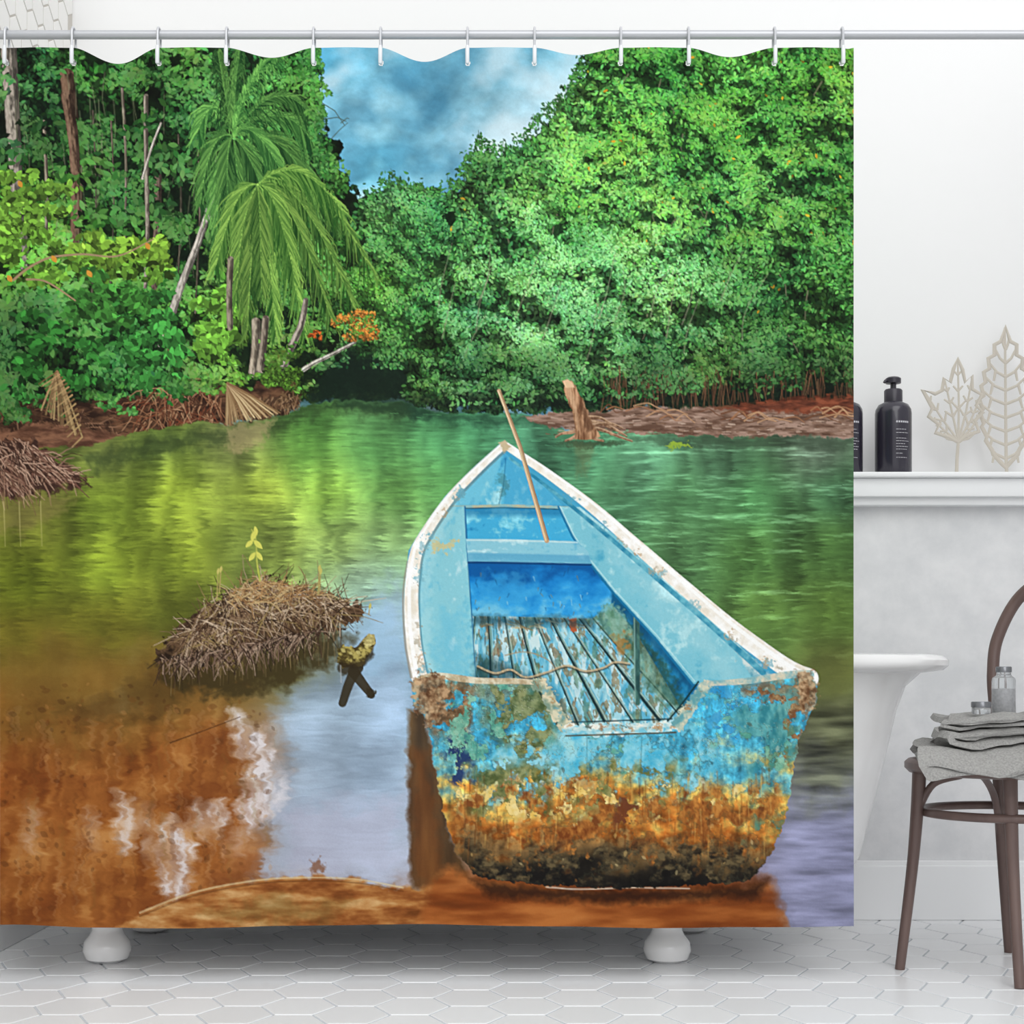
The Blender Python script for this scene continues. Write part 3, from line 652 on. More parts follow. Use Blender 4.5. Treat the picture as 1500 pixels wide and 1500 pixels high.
# knobbly forked stub and its mirror
mir = (50,42,26)
fill([(495,974),(532,972),(524,986),(500,986)], mir, 4, 2, 8, al=.85)
stroke(smooth([(524,978),(512,1000),(502,1030)]), 17, 12, mir, .9); stroke(smooth([(518,984),(530,1000),(544,1018)]), 17, 11, mir, .9)
fill([(536,1008),(549,1014),(548,1022),(536,1019)], mir, 3, 2, 6, al=.9)
bark = two((74,62,28),(172,158,88), 6, 5, 99, 4, 2.2)
fill([(493,959),(495,948),(505,944),(516,949),(528,947),(537,957),(533,970),(521,977),(505,977),(495,970)], bark, 1.6, 2, 7)
stroke([(522,964),(533,952),(541,940)], 24, 19, bark); fill([(532,936),(540,928),(548,930),(550,941),(542,948),(533,945)], two((156,144,90),(202,190,126), 4, 4, 3), 1.4, 1, 5)
fill([(495,967),(510,972),(532,967),(547,950),(549,957),(536,973),(515,980),(499,976)], (44,34,18), 4, 1, 6, al=.8)
for x, y, a_ in ((503,953,4),(514,957,3),(525,956,4),(537,948,3)): put(x, y, stamp(a_, .7, 3), col((194,182,112)), .8)
stroke([(499,975),(500,1000)], 1.4, 1, (196,200,200), .6)

# ---- BOAT
hull = [(737,647),(692,686),(652,726),(616,776),(598,806),(592,870),(594,930),(602,992),(605,1035),(700,1100),(1000,1100),(1180,1060),(1197,1005),(1150,970),(1080,918),(1000,852),(930,791),(860,729),(800,686)]
fill(hull, (70,160,195), 1.4)
def wear(base, lite, dark, sx, sy, seed):
    seed = seed % 9
    def f(sl):
        n = fbm(sx, sy, 5, seed)[sl]; n2 = fbm(7, 9, 4, (seed+1) % 9)[sl]
        return ramp(np.clip(n*.75+n2*.35-.05, 0, 1), [(0, dark), (.3, base), (.58, base), (.78, lite), (1, tuple(min(255, v+25) for v in lite))])
    return f
fill([(737,662),(700,698),(655,742),(826,742),(790,706)], wear((92,182,212),(150,210,222),(50,140,185), 26, 40, 121), 1.5)
fill([(740,662),(738,742),(826,742),(790,706)], (54,150,195), 3, al=.5)
fill([(737,662),(726,700),(700,742),(655,742),(700,698)], (140,206,220), 5, al=.35)
stroke([(741,672),(737,715),(730,742)], 1.5, 1.2, (30,110,150), .7)
fill([(728,700),(738,690),(744,712),(734,730)], (60,110,110), 6, 4, 6, al=.5)
fill([(676,742),(826,742),(842,794),(680,794)], wear((66,170,212),(120,200,220),(30,128,180), 30, 16, 122), 1.2)
fill([(676,742),(826,742),(828,756),(678,756)], (26,108,155), 8, al=.6)
stroke([(652,742),(740,741),(832,743)], 3.8, 3.8, two((190,180,140),(130,180,186), 12, 5, 123))
stroke([(652,745),(740,744),(832,746)], 1.6, 1.6, (36,76,90), .8)
fill([(652,742),(681,742),(684,800),(690,880),(698,993),(624,988),(612,940),(607,880),(611,820),(628,775)], wear((136,200,212),(180,220,226),(98,182,208), 34, 60, 124), 1.4)
fill([(652,742),(668,742),(640,800),(626,880),(634,988),(624,988),(612,940),(607,880),(611,820),(628,775)], (168,214,220), 8, 4, 12, al=.5)
fill([(640,792),(668,795),(660,805),(630,806),(622,799)], (214,192,130), 5, 5, 7, al=.75)
fill([(640,900),(676,890),(680,990),(650,990)], (104,188,214), 20, 8, 12, al=.55)
stroke([(681,742),(684,800),(690,880),(698,993)], 2.4, 3, (24,100,150), .85)
fill([(686,820),(864,824),(899,868),(896,884),(868,908),(692,902)], lambda s: ramp(np.clip((PY[s]-822)/85+(fbm(26,18,4,5)[s]-.5)*.7, 0, 1), [(0,(8,88,156)),(.35,(22,126,198)),(.75,(50,158,220)),(1,(110,190,222))]), 1.4)
fill([(700,850),(760,840),(800,870),(760,892),(705,890)], (70,168,216), 18, 8, 12, al=.45)
for i in range(40):
    x = R.uniform(695, 890); y = R.uniform(830, 900); stroke([(x, y), (x+R.uniform(-3, 3), y+R.uniform(2, 8))], 2, 1, [(150,200,214),(16,80,130),(120,120,90)][R.randint(3)], .5)
# floor
flo = [(692,902),(868,906),(897,882),(932,928),(962,976),(1010,1050),(990,1064),(832,1068),(808,1024),(790,998),(697,994)]
slF, mF = fill(flo, wear((104,180,204),(158,212,220),(80,128,128), 14, 30, 126), 1.4)
fx = lambda t, y: (700+t*168)+((690+t*322)-(700+t*168))*(y-903)/162
fm2 = np.zeros((H, W), np.float32); fm2[slF] = mF; keep_ = IMG.copy()
for i, t in enumerate((.04,.17,.30,.43,.56,.69,.82,.95)):
    stroke([(fx(t, 904), 904), (fx(t, 1064), 1064)], 13, 24, two((84,168,198),(168,214,222), 8, 26, 140+i, 4, 2.2), .9)
fl = np.clip((fbm(8, 26, 4, 8)-.62)/.06, 0, 1)[slF]*mF; paint(slF, fl, (212,228,226), .7)
fl = np.clip((fbm(8, 18, 4, 2)-.62)/.06, 0, 1)[slF]*mF; paint(slF, fl, two((104,92,64),(150,134,96), 6, 6, 4)(slF), .7)
fl = np.clip((fbm(10, 22, 4, 3)-.64)/.08, 0, 1)[slF]*mF; paint(slF, fl, two((64,104,88),(100,140,110), 6, 6, 5)(slF), .6)
for i in range(190):
    t = R.rand(); y = R.uniform(905, 1055); x = fx(t, y); d_ = (fx(t, y+10)-x)/10; l = R.uniform(4, 14)
    stroke([(x, y), (x+d_*l, y+l)], R.uniform(1.5, 3.2), 1.2, [(122,98,64),(70,84,66),(176,152,108),(214,224,214),(126,74,44),(60,130,150)][R.randint(6)], .5)
for i, t in enumerate((-.02,.105,.235,.365,.495,.625,.755,.885,1.0)):
    pts = smooth([(fx(t, 903)+R.randn()*.6, 903), (fx(t, 945)+R.randn(), 945), (fx(t, 1000)+R.randn()*1.2, 1000), (fx(t, 1064), 1064)])
    wd = 1 if i % 2 else .55
    stroke(pts, 4*wd, 9*wd, two((52,92,96),(122,150,132), 6, 20, i), .7)
    stroke([(x-1.5, y) for x, y in pts], 2*wd, 4.2*wd, (18,44,50), .9)
    stroke([(x+3*wd, y) for x, y in pts], 1, 1.5, (204,228,222), .5)
IMG = keep_*(1-fm2[..., None])+IMG*fm2[..., None]
for k_ in range(14):
    x = R.uniform(700, 850); stroke([(x, 906+R.uniform(0, 14)), (x+R.uniform(8, 22), 912+R.uniform(0, 12))], 2.6, 1.6, [(196,172,120),(216,200,160),(150,120,76)][k_ % 3], .7)
fill([(832,905),(846,905),(844,925),(836,925)], (176,92,56), 2, 1, 5)
fill([(692,902),(870,906),(868,918),(694,916)], (20,54,66), 10, 2, 8, al=.6)
fill([(868,906),(897,882),(960,976),(1000,1040),(960,1030),(920,960)], two((50,84,64),(116,156,130), 10, 14, 150), 12, 6, 10, al=.75)
fill([(895,930),(915,925),(925,945),(905,955)], (176,124,60), 8, 5, 7, al=.7)
fill([(697,960),(720,962),(800,1000),(840,1062),(826,1068),(790,998),(697,996)], (20,50,56), 14, 2, 8, al=.6)
# inner right side
fill([(897,866),(960,934),(1016,1000),(1032,1006),(1008,1054),(962,978),(932,928),(895,884)], lambda s: ramp(np.clip(fbm(18,30,5,6)[s], 0, 1), [(0,(14,76,112)),(.5,(26,120,166)),(1,(76,164,194))]), 1.4)
fill([(900,885),(935,925),(1008,1035),(1008,1052),(960,980)], (44,70,46), 14, 5, 8, al=.8)
fill([(897,866),(960,934),(1016,1000),(1012,1010),(950,940),(895,880)], (10,70,110), 6, 1, 8, al=.6)
fill([(880,890),(897,880),(925,925),(900,935)], two((96,150,116),(150,190,172), 8, 8, 153), 7, 5, 7, al=.6)
stroke([(932,905),(933,960),(934,1030)], 9, 7, two((40,76,76),(76,122,112), 6, 20, 152)); stroke([(929,905),(930,1028)], 2, 2, (140,180,170), .6)
# bench, right
fill([(818,742),(850,742),(905,788),(970,842),(1040,902),(1108,968),(1128,996),(1014,1002),(960,936),(898,868),(862,822),(838,784)], wear((122,192,208),(172,218,224),(80,168,196), 40, 34, 128), 1.4)
fill([(880,790),(960,850),(1060,945),(1095,992),(1050,995),(980,910),(900,830)], (166,212,218), 26, 8, 16, al=.5)
stroke([(818,742),(838,784),(862,822),(898,868),(960,936),(1014,1002)], 3, 4, (22,112,156), .9)
stroke([(821,742),(841,783),(865,820),(901,865),(963,932),(1018,998)], 1.5, 2, (190,224,228), .6)
fill([(1062,930),(1090,950),(1130,990),(1105,992)], two((80,150,170),(220,224,218), 9, 9, 154), 6, 4, 7, al=.8)
stroke(smooth([(747,672),(795,708),(848,749),(912,804),(982,865),(1056,928),(1118,985)]), 4, 9, two((40,128,160),(110,184,200), 14, 14, 155))
# thwart
fill([(682,789),(846,792),(862,808),(866,825),(686,822)], wear((136,196,212),(176,216,224),(96,174,204), 30, 10, 129), 1.3)
fill([(684,810),(864,813),(866,825),(686,822)], (84,160,194), 3, al=.75)
stroke([(684,791),(846,794)], 1.6, 1.6, (200,226,228), .8); stroke([(686,824),(866,827)], 3, 3, (8,60,108), .8)
# gunwale
cream = two((230,222,206),(250,249,246), 12, 12, 156)
gl = smooth([(738,653),(695,692),(656,733),(622,782),(608,814),(602,872),(605,938),(614,992)])
gr = smooth([(740,653),(800,692),(860,736),(930,798),(1000,859),(1080,925),(1150,977),(1184,994)])
stroke([(x+4, y+3) for x, y in gl], 9, 20, (96,120,124), .6)
stroke(gl, 10, 24, cream); stroke(gr, 10, 30, cream)
stroke([(x-3, y-2) for x, y in gl], 2, 6, (252,252,250), .8)
stroke([(x+4, y-3) for x, y in gr], 2, 7, (252,252,250), .8)
for g, o_ in ((gl, 9), (gr, -9)):
    for i in range(22):
        x, y = g[R.randint(8, len(g))]; w_ = R.uniform(3, 8)
        x += (o_ if g is gl else -8)*R.uniform(.7, 1.2); y += (3 if g is gl else 8)*R.uniform(.3, 1)
        fill([(x-w_, y-w_*.4), (x, y-w_*.8), (x+w_, y), (x+w_*.3, y+w_*.9), (x-w_*.7, y+w_*.6)], [(98,160,178),(160,150,128),(186,156,120),(120,176,190)][R.randint(4)], 2, 4, 6, i, al=.6)
stroke(smooth([(618,830),(614,872),(617,938),(626,985)]), 2, 3, (84,150,170), .6)
fill([(731,650),(740,645),(748,655),(738,664)], (196,180,146), 2, 1, 5)
stroke(smooth([(596,822),(590,872),(593,940),(602,992)]), 2, 4, (150,142,128), .7)
# pole
stroke([(731,573),(762,655),(801,792)], 5, 7, (180,152,116)); stroke([(729.5,573),(760.5,656),(799.5,792)], 1.6, 2.2, (228,208,172), .8); stroke([(733.5,575),(764.5,655),(803.5,790)], 1.2, 1.6, (110,86,62), .6)
# rope
rp = smooth([(700,976),(725,986),(748,981),(770,992),(800,985),(830,975),(858,983),(884,978),(900,970),(922,972)], 10)
stroke([(x, y+2) for x, y in rp], 4, 3, (50,56,50), .6)
for i in range(0, len(rp)-3, 3): stroke(rp[i:i+4], 3, 2.4, [(196,176,140),(168,148,116),(214,196,162)][i % 3], .75)
stroke(smooth([(740,960),(770,955),(800,965),(815,980)]), 2, 2, (160,142,110), .7)

# transom
tr = [(604,1000),(612,990),(640,984),(700,994),(760,996),(790,996),(804,1012),(830,1066),(988,1061),(1008,1038),(1032,1002),(1090,998),(1160,986),(1186,984),(1197,1000),(1196,1026),(1180,1060),(1168,1085),(1164,1130),(1150,1200),(1128,1255),(1100,1292),(1000,1299),(900,1301),(800,1297),(700,1284),(668,1250),(650,1195),(636,1120),(625,1060),(606,1030)]
def trc(sl):
    n = fbm(60, 34, 4, 1)[sl]-.5; n2 = fbm(8, 8, 4, 2)[sl]-.5; n3 = fbm(9, 40, 4, 3)[sl]-.5; n4 = fbm(22, 16, 4, 8)[sl]-.5
    y = PY[sl]+n*110+n4*50+n2*16-(np.abs(PX[sl]-900)/260)**2*10+n3*26
    c = ramp(y, [(975,(120,160,150)),(1005,(74,168,192)),(1060,(64,166,204)),(1100,(78,172,198)),(1122,(116,176,176)),(1142,(164,168,116)),(1164,(206,170,84)),(1188,(186,122,52)),(1214,(140,78,28)),(1234,(146,108,60)),(1252,(124,94,56))])
    yb_ = PY[sl]+n*50+n2*14; t = np.clip((yb_-1240)/36, 0, 1)[..., None]
    cb = ramp(yb_, [(1240,(120,92,54)),(1262,(74,60,38)),(1280,(32,28,22)),(1300,(20,18,16))])
    c = c*(1-t)+cb*t
    return np.clip(c*(1+n2*.5+n3*.4)[..., None], 0, 1)
slT, mT = fill(tr, trc, 1.5, 1.6, 8)
def patch(pts, c, thr, sx, seed, fe=24, al=.92, soft=.05):
    sl, m = pm(pts, fe, 6, 20); seed = seed % 9
    nf = fbm(sx, sx, 5, seed)[sl]+(fbm(5, 5, 4, seed)[sl]-.5)*.12
    n = np.clip((nf-thr)/soft, 0, 1)
    f = np.zeros((H, W), np.float32); f[slT] = mT
    if callable(c): c = c(sl)
    ed = np.clip((nf-thr+.035)/.035, 0, 1)*(1-n)
    paint(sl, m*ed*f[sl], (60,62,48), .35)
    paint(sl, m*n*f[sl], c, al)
olive = two((70,84,44),(142,146,96), 10, 10, 171); rust = two((112,58,24),(190,126,58), 8, 12, 172); teal = two((80,154,136),(138,194,168), 12, 12, 173); sky_ = two((74,178,210),(150,212,224), 14, 14, 174)
patch([(610,1000),(700,1000),(680,1080),(630,1080)], two((96,66,40),(174,130,88), 9, 9, 175), .42, 26, 176)
patch([(715,1000),(800,1005),(825,1080),(830,1110),(740,1110),(700,1050)], olive, .42, 34, 177)
patch([(640,1000),(780,1000),(820,1090),(700,1140),(650,1110)], teal, .52, 36, 178)
patch([(830,1070),(1160,1010),(1160,1130),(830,1140)], teal, .57, 36, 179)
patch([(1090,1000),(1196,990),(1190,1060),(1165,1130),(1110,1110)], two((122,76,44),(176,140,94), 8, 8, 180), .54, 26, 181)
patch([(1130,1060),(1170,1060),(1150,1220),(1100,1240)], two((66,132,122),(124,122,70), 9, 14, 182), .5, 24, 183)
patch([(830,1070),(1000,1062),(1060,1100),(1040,1170),(820,1165),(700,1170)], sky_, .48, 40, 184, soft=.1)
patch([(700,1110),(760,1080),(830,1100),(820,1165),(720,1175)], sky_, .46, 28, 185)
patch([(650,1085),(690,1090),(688,1140),(655,1145)], (30,50,98), .45, 14, 186, 14)
patch([(660,1145),(1150,1145),(1140,1200),(680,1200)], two((222,186,92),(238,216,150), 9, 9, 187), .6, 24, 188)
patch([(650,1150),(1150,1150),(1120,1270),(680,1270)], rust, .55, 30, 189, soft=.16)
patch([(690,1120),(820,1120),(800,1200),(700,1200)], olive, .55, 24, 190)
patch([(820,1120),(1000,1110),(980,1190),(840,1190)], two((98,108,60),(156,148,92), 9, 9, 191), .58, 26, 192)
patch([(900,1160),(940,1160),(930,1210),(905,1210)], (104,56,34), .5, 14, 193, 10)
patch([(670,1235),(1120,1235),(1110,1300),(690,1290)], two((32,28,22),(102,88,60), 10, 7, 195), .5, 22, 196, soft=.15)
patch([(1030,1003),(1110,1000),(1090,1090),(1040,1080)], two((44,142,196),(94,178,214), 10, 16, 197), .4, 30, 198)
patch([(1070,1020),(1165,1010),(1160,1150),(1110,1170)], two((48,124,134),(100,172,172), 9, 16, 199), .5, 28, 200)
cn = fbm(30, 28, 4, 4)[slT]; yb = np.clip((1140-PY[slT])/40, 0, 1)
for lv in (.4, .6):
    e = np.clip(1-np.abs(cn-lv)/.012, 0, 1)*mT*yb; paint(slT, e, (70,72,56), .4)
    e = np.clip(1-np.abs(cn-lv-.016)/.01, 0, 1)*mT*yb; paint(slT, e, (206,214,190), .35)
for i in range(110):
    x = R.uniform(610, 1190); y = R.uniform(1000, 1290)
    f = mT[int(np.clip(y-Y0-slT[0].start, 0, mT.shape[0]-1)), int(np.clip(x-X0-slT[1].start, 0, mT.shape[1]-1))]
    if f < .9: continue
    cs = [(220,220,196),(84,66,46),(176,140,84),(64,122,122),(200,190,140)] if y < 1150 else [(214,180,112),(80,46,20),(180,120,60),(48,36,22),(226,206,150)]
    put(x, y, stamp(int(R.choice([2, 3, 4, 5])), .5, int(R.choice([7, 8, 9, 3, 12]))), col(cs[R.randint(5)]), .4)
for i in range(150):
    x = R.uniform(660, 1150); y = R.uniform(1125, 1230); stroke([(x, y), (x+R.uniform(-2, 2), y+R.uniform(8, 36))], 3, 1, [(110,56,20),(216,176,96),(150,88,36),(90,60,30)][R.randint(4)], .3)
# rims of the transom and its thick, chipped notch edge
stroke(smooth([(612,998),(640,990),(700,997),(760,998),(792,1000)]), 11, 7, two((184,160,124),(232,220,194), 7, 7, 201), .9)
stroke(smooth([(782,998),(797,1026),(820,1068)]), 3, 3, (26,54,52), .8)
fill([(778,994),(796,996),(808,1012),(822,1038),(840,1063),(826,1074),(810,1054),(795,1026)], two((126,150,130),(220,210,178), 9, 9, 202), 2, 3, 6, al=.95)
fill([(826,1060),(910,1059),(994,1056),(998,1069),(910,1077),(828,1077)], two((120,192,210),(234,234,222), 14, 6, 203), 2, 3, 6)
stroke([(829,1078),(990,1073)], 2.6, 2.6, (80,70,50), .8); stroke([(838,1058),(984,1053)], 2.4, 2.4, (20,50,56), .7)
fill([(980,1062),(1000,1036),(1014,1016),(1026,997),(1044,1000),(1030,1024),(1015,1048),(999,1070)], two((100,158,162),(212,210,184), 9, 9, 204), 2, 3, 6, al=.95)
stroke(smooth([(978,1056),(999,1031),(1023,999)]), 3, 3, (16,48,50), .85)
for i in range(26):
    x, y = [(R.uniform(790, 835), 0), (R.uniform(835, 990), 1066), (R.uniform(990, 1036), 0)][R.randint(3)]
    if x < 836 and y == 0: y = 1000+(x-790)*1.5
    elif y == 0: y = 1064-(x-990)*1.35
    w_ = R.uniform(2, 6); fill([(x-w_, y-w_*.5), (x, y-w_*.8), (x+w_, y), (x, y+w_*.8)], [(150,100,60),(74,64,44),(92,160,176),(176,130,80)][R.randint(4)], 2, 3, 6, i, al=.6)
stroke(smooth([(1034,1001),(1090,998),(1160,988),(1186,988)]), 7, 13, two((130,176,180),(222,210,184), 7, 7, 205), .9)
fill([(1165,984),(1188,982),(1198,1002),(1194,1036),(1178,1052),(1168,1010)], two((96,64,40),(200,168,130), 7, 7, 206), 4, 3, 6, al=.85)
fill([(604,1000),(614,988),(650,986),(660,1012),(646,1054),(624,1066),(606,1030)], two((88,56,34),(200,164,124), 8, 8, 207), 5, 5, 7, al=.85)
for x in (700, 860, 940, 1120):
    stroke([(x, 1080), (x+R.uniform(-6, 6), 1150)], 2, 1, (40,90,100), .3)
# crisp finish
IMG = np.clip(IMG+(IMG-blur(IMG, 1.8))*.6, 0, 1)
g = (np.random.RandomState(4).rand(H, W).astype(np.float32)-.5)
IMG *= (1+g*.05)[..., None]
IMG = np.clip(IMG, 0.01, 1)
LIN = np.where(IMG <= .04045, IMG/12.92, ((IMG+.055)/1.055)**2.4).astype(np.float32)*.84

# ------------------------------------------------------------------ curtain
hooks = [10,108,233,333,460,558,685,783,909,1008,1134,1233]
dips = {(108,233):19,(333,460):10,(558,685):16,(783,909):6,(1008,1134):9}
YC = 3.2
step = 1.2
xs = np.arange(-1.0, 1251.0, step); ny = int(1288/step)
top_ = np.full(xs.shape, 70.0); wav = np.zeros(xs.shape)
edges = [-1]+hooks+[1251]
for i, (a, b) in enumerate(zip(edges, edges[1:])):
    s = (xs >= a) & (xs <= b); tt = (xs[s]-a)/(b-a)
    dp = dips.get((a, b), 1.5)
    top_[s] += dp*np.sin(np.pi*tt)**1.6
    if 0 < i < len(edges)-2: wav[s] = (.016 if dp > 3 else -.008)*np.sin(np.pi*tt)**2
bot = 1357+2.5*np.sin(xs/130.)-3*np.exp(-((xs-40)/60.)**2)
v = np.linspace(0, 1, ny)[:, None]
py = top_[None]*(1-v)+bot[None]*v; px = np.broadcast_to(xs[None], py.shape)
dep = YC+wav[None]*(1-.55*v)+.004*np.sin(px/90.+v*2)*v
vx = (px-750)/F*YC; vz = CH+(HZ-py)/F*YC
co_ = np.stack([vx, dep, vz], -1).reshape(-1, 3).astype(np.float32)
nx = len(xs)
ii = (np.arange(ny-1)[:, None]*nx+np.arange(nx-1)[None]).ravel()
cx_ = px[:-1, :-1].ravel()+step/2; cy_ = py[:-1, :-1].ravel()+step/2
keep = np.ones(len(ii), bool)
for h in hooks: keep &= ((cx_-h)/3.6)**2+((cy_-92)/5)**2 > 1
ii = ii[keep]
fc = np.stack([ii, ii+nx, ii+nx+1, ii+1], -1).astype(np.int32)
me = bpy.data.meshes.new('shower_curtain')
me.vertices.add(len(co_)); me.vertices.foreach_set('co', co_.ravel())
me.loops.add(fc.size); me.loops.foreach_set('vertex_index', fc.ravel())
me.polygons.add(len(fc)); me.polygons.foreach_set('loop_start', np.arange(0, fc.size, 4, dtype=np.int32))
try: me.polygons.foreach_set('loop_total', np.full(len(fc), 4, np.int32))
except Exception: pass
me.polygons.foreach_set('use_smooth', np.ones(len(fc), bool))
me.update(calc_edges=True)
sx_ = px-X0; sy_ = py-Y0
xi = np.clip(sx_.astype(int), 0, W-2); yi = np.clip(sy_.astype(int), 0, H-2); fx_ = (sx_-xi)[..., None]; fy_ = (sy_-yi)[..., None]
cc = (LIN[yi, xi]*(1-fx_)+LIN[yi, xi+1]*fx_)*(1-fy_)+(LIN[yi+1, xi]*(1-fx_)+LIN[yi+1, xi+1]*fx_)*fy_
ca = me.color_attributes.new('print', 'FLOAT_COLOR', 'POINT')
ca.data.foreach_set('color', np.concatenate([cc, np.ones(cc.shape[:2]+(1,))], -1).astype(np.float32).ravel())
M['print'] = attr_mat('printed_fabric', 'print', .75, .1)
cur = link('shower_curtain', me, M['print'], smooth=False)
tag(cur, 'shower curtain printed with a weathered blue rowing boat on a jungle river', 'shower curtain')

# rod
ZR = P(0, 51, YC).z
t = thing('curtain_rod', (.4, YC, ZR), 'straight grey metal curtain rod running above the printed curtain', 'curtain rod')
bm = bmesh.new(); tube(bm, [Vector((XL+.006, YC, ZR)), Vector((0, YC, ZR)), Vector((XR-.001, YC, ZR))], .009, seg=20); obj('tube', bm, M['rod'], t)
# hooks
ordn = ['first','second','third','fourth','fifth','sixth','seventh','eighth','ninth','tenth','eleventh','twelfth']
def hook_wire():
    bm = bmesh.new(); r = .0145; zl = -.0585
    pts = []
    for a in range(0, 181, 15): pts.append(Vector((0, -r*math.cos(math.radians(a)), r*math.sin(math.radians(a))*.95)))
    pts += [Vector((0, r, -.02)), Vector((0, r*.9, -.045))]
    for a in range(0, 181, 20): pts.append(Vector((0, r*.9*math.cos(math.radians(a)), -.049-.0095*math.sin(math.radians(a)))))
    pts += [Vector((0, -r*.95, -.03))]
    tube(bm, pts, .0025, seg=8, closed=True); return bm
def hook_tip():
    bm = bmesh.new(); lathe(bm, [(0,-.066),(.0028,-.0655),(.0043,-.063),(.0043,-.034),(.003,-.028),(0,-.0275)], (0, -.0155, 0), 12); return bm
h0 = None
for i, h in enumerate(hooks):
    x = (h-750)/F*YC
    lab = 'slim silver curtain hook on the rod, %s from the left' % ordn[i]
    if i == 0: lab = 'slim silver curtain hook at the far left end of the curtain'
    if i == 11: lab = 'slim silver curtain hook at the right edge of the curtain'
    if h0 is None:
        h0 = thing('curtain_hook', (x, YC, ZR), lab, 'curtain hook', 'hooks holding the shower curtain')
        w_ = obj('wire', hook_wire(), M['hook']); w_.parent = h0; k_ = obj('clip', hook_tip(), M['tip']); k_.parent = h0
    else:
        r = h0.copy(); C.objects.link(r); r.location = (x, YC, ZR); r['label'] = lab
        for ch in (w_, k_):
            c = ch.copy(); C.objects.link(c); c.parent = r

# ------------------------------------------------------------------ bathtub
t = thing('bathtub', (-.1, 3.65, 0), 'white freestanding bathtub on ball feet behind the curtain', 'bathtub')
def ring(bm, xl, xr, hy, z, n=72, e=2.5):
    c = (xl+xr)/2; a = (xr-xl)/2; out = []
    for k in range(n):
        th = 2*math.pi*k/n; cs, sn = math.cos(th), math.sin(th)
        out.append(bm.verts.new((c+a*math.copysign(abs(cs)**(2/e), cs), 3.655+hy*math.copysign(abs(sn)**(2/e), sn), z)))
    return out
prof = [(-.90,.56,.20,.105),(-.98,.68,.25,.112),(-1.02,.765,.275,.15),(-1.04,.81,.29,.217),(-1.055,.843,.30,.344),(-1.065,.871,.31,.456),(-1.075,.893,.318,.552),(-1.085,.914,.325,.608),(-1.10,.948,.335,.638),(-1.135,1.0,.35,.645),(-1.145,1.012,.356,.655),(-1.145,1.013,.356,.667),(-1.135,1.003,.35,.677),(-1.115,.975,.335,.681),(-1.06,.885,.295,.676),(-1.045,.865,.285,.64),(-1.02,.82,.27,.45),(-.97,.75,.24,.25),(-.90,.60,.2,.17)]
bm = bmesh.new(); rr = [ring(bm, *p) for p in prof]
for A, B in zip(rr, rr[1:]):
    for k in range(len(A)): bm.faces.new((A[k], A[(k+1) % len(A)], B[(k+1) % len(A)], B[k]))
bm.faces.new(rr[0]); bm.faces.new(rr[-1])
o = obj('tub_shell', bm, M['enamel'], t)
for x, y in ((-.894,3.445),(.3425,3.445),(-.894,3.86),(.44,3.86)):
    bm = bmesh.new(); lathe(bm, [(0,0),(.03,0),(.046,.008),(.053,.026),(.05,.045),(.038,.060),(.033,.072),(.036,.086),(.048,.1),(.052,.125),(0,.13)], (x, y, 0), 32)
    obj('foot', bm, M['enamel'], t)

# ------------------------------------------------------------------ bottles on the ledge
def bottle(px, label):
    d = 4.075; s = F/d
    b = thing('pump_bottle', ((px-750)/s, d, LEDGE), label, 'bottle', 'dark pump bottles on the ledge')
    x, y, z = b.location
    hgt = lambda py: (694-py)/s
    bm = bmesh.new(); r = 26.5/s
    lathe(bm, [(0,0),(r*.9,0),(r,.006),(r,hgt(603)),(r*.97,hgt(597)),(r*.82,hgt(590)),(r*.5,hgt(586)),(r*.42,hgt(583)),(r*.42,hgt(578)),(0,hgt(578))], (x, y, z), 40); obj('body', bm, M['dark'], b)
    bm = bmesh.new(); lathe(bm, [(0,hgt(586)),(r*.5,hgt(586)),(r*.5,hgt(569)),(r*.44,hgt(567)),(0,hgt(567))], (x, y, z), 28); obj('collar', bm, M['pump'], b)
    bm = bmesh.new(); lathe(bm, [(0,hgt(568)),(r*.16,hgt(568)),(r*.16,hgt(559)),(r*.42,hgt(558)),(r*.42,hgt(551)),(r*.3,hgt(549)),(0,hgt(549))], (x, y, z), 24)
    tube(bm, catmull([(x, y, z+hgt(553.5)), (x-.012, y-.004, z+hgt(553.5)), (x-.022, y-.008, z+hgt(555)), (x-.026, y-.01, z+hgt(558))], 4), .0046, .0034, 10); obj('pump_head', bm, M['pump'], b)
    bm = bmesh.new()
    def bar(u0, u1, py, h):
        a0, a1 = u0/r, u1/r; n = 5; prev = None
        for k in range(n+1):
            a = a0+(a1-a0)*k/n; X = x+math.sin(a)*(r+.0004); Y = y-math.cos(a)*(r+.0004)
            cur_ = (bm.verts.new((X, Y, z+hgt(py)-h/2)), bm.verts.new((X, Y, z+hgt(py)+h/2)))
            if prev: bm.faces.new((prev[0], cur_[0], cur_[1], prev[1]))
            prev = cur_
    for k in range(6): bar(-.004+k*.0062, .0004+k*.0062, 618, .0048)
    for py, w in ((629,.028),(634,.034),(642,.03),(646,.036),(650,.026),(654,.034),(658,.03),(664,.018),(670,.03)):
        u = -.004
        while u < -.004+w:
            l = random.uniform(.003, .008); bar(u, min(u+l, -.004+w), py, .0012); u += l+.0015
    obj('label_print', bm, M['ink'], b, smooth=False)
bottle(1308.5, 'dark pump bottle standing clear of the curtain beside the white paper leaf')
bottle(1237, 'dark bottle on the ledge mostly hidden by the curtain edge')

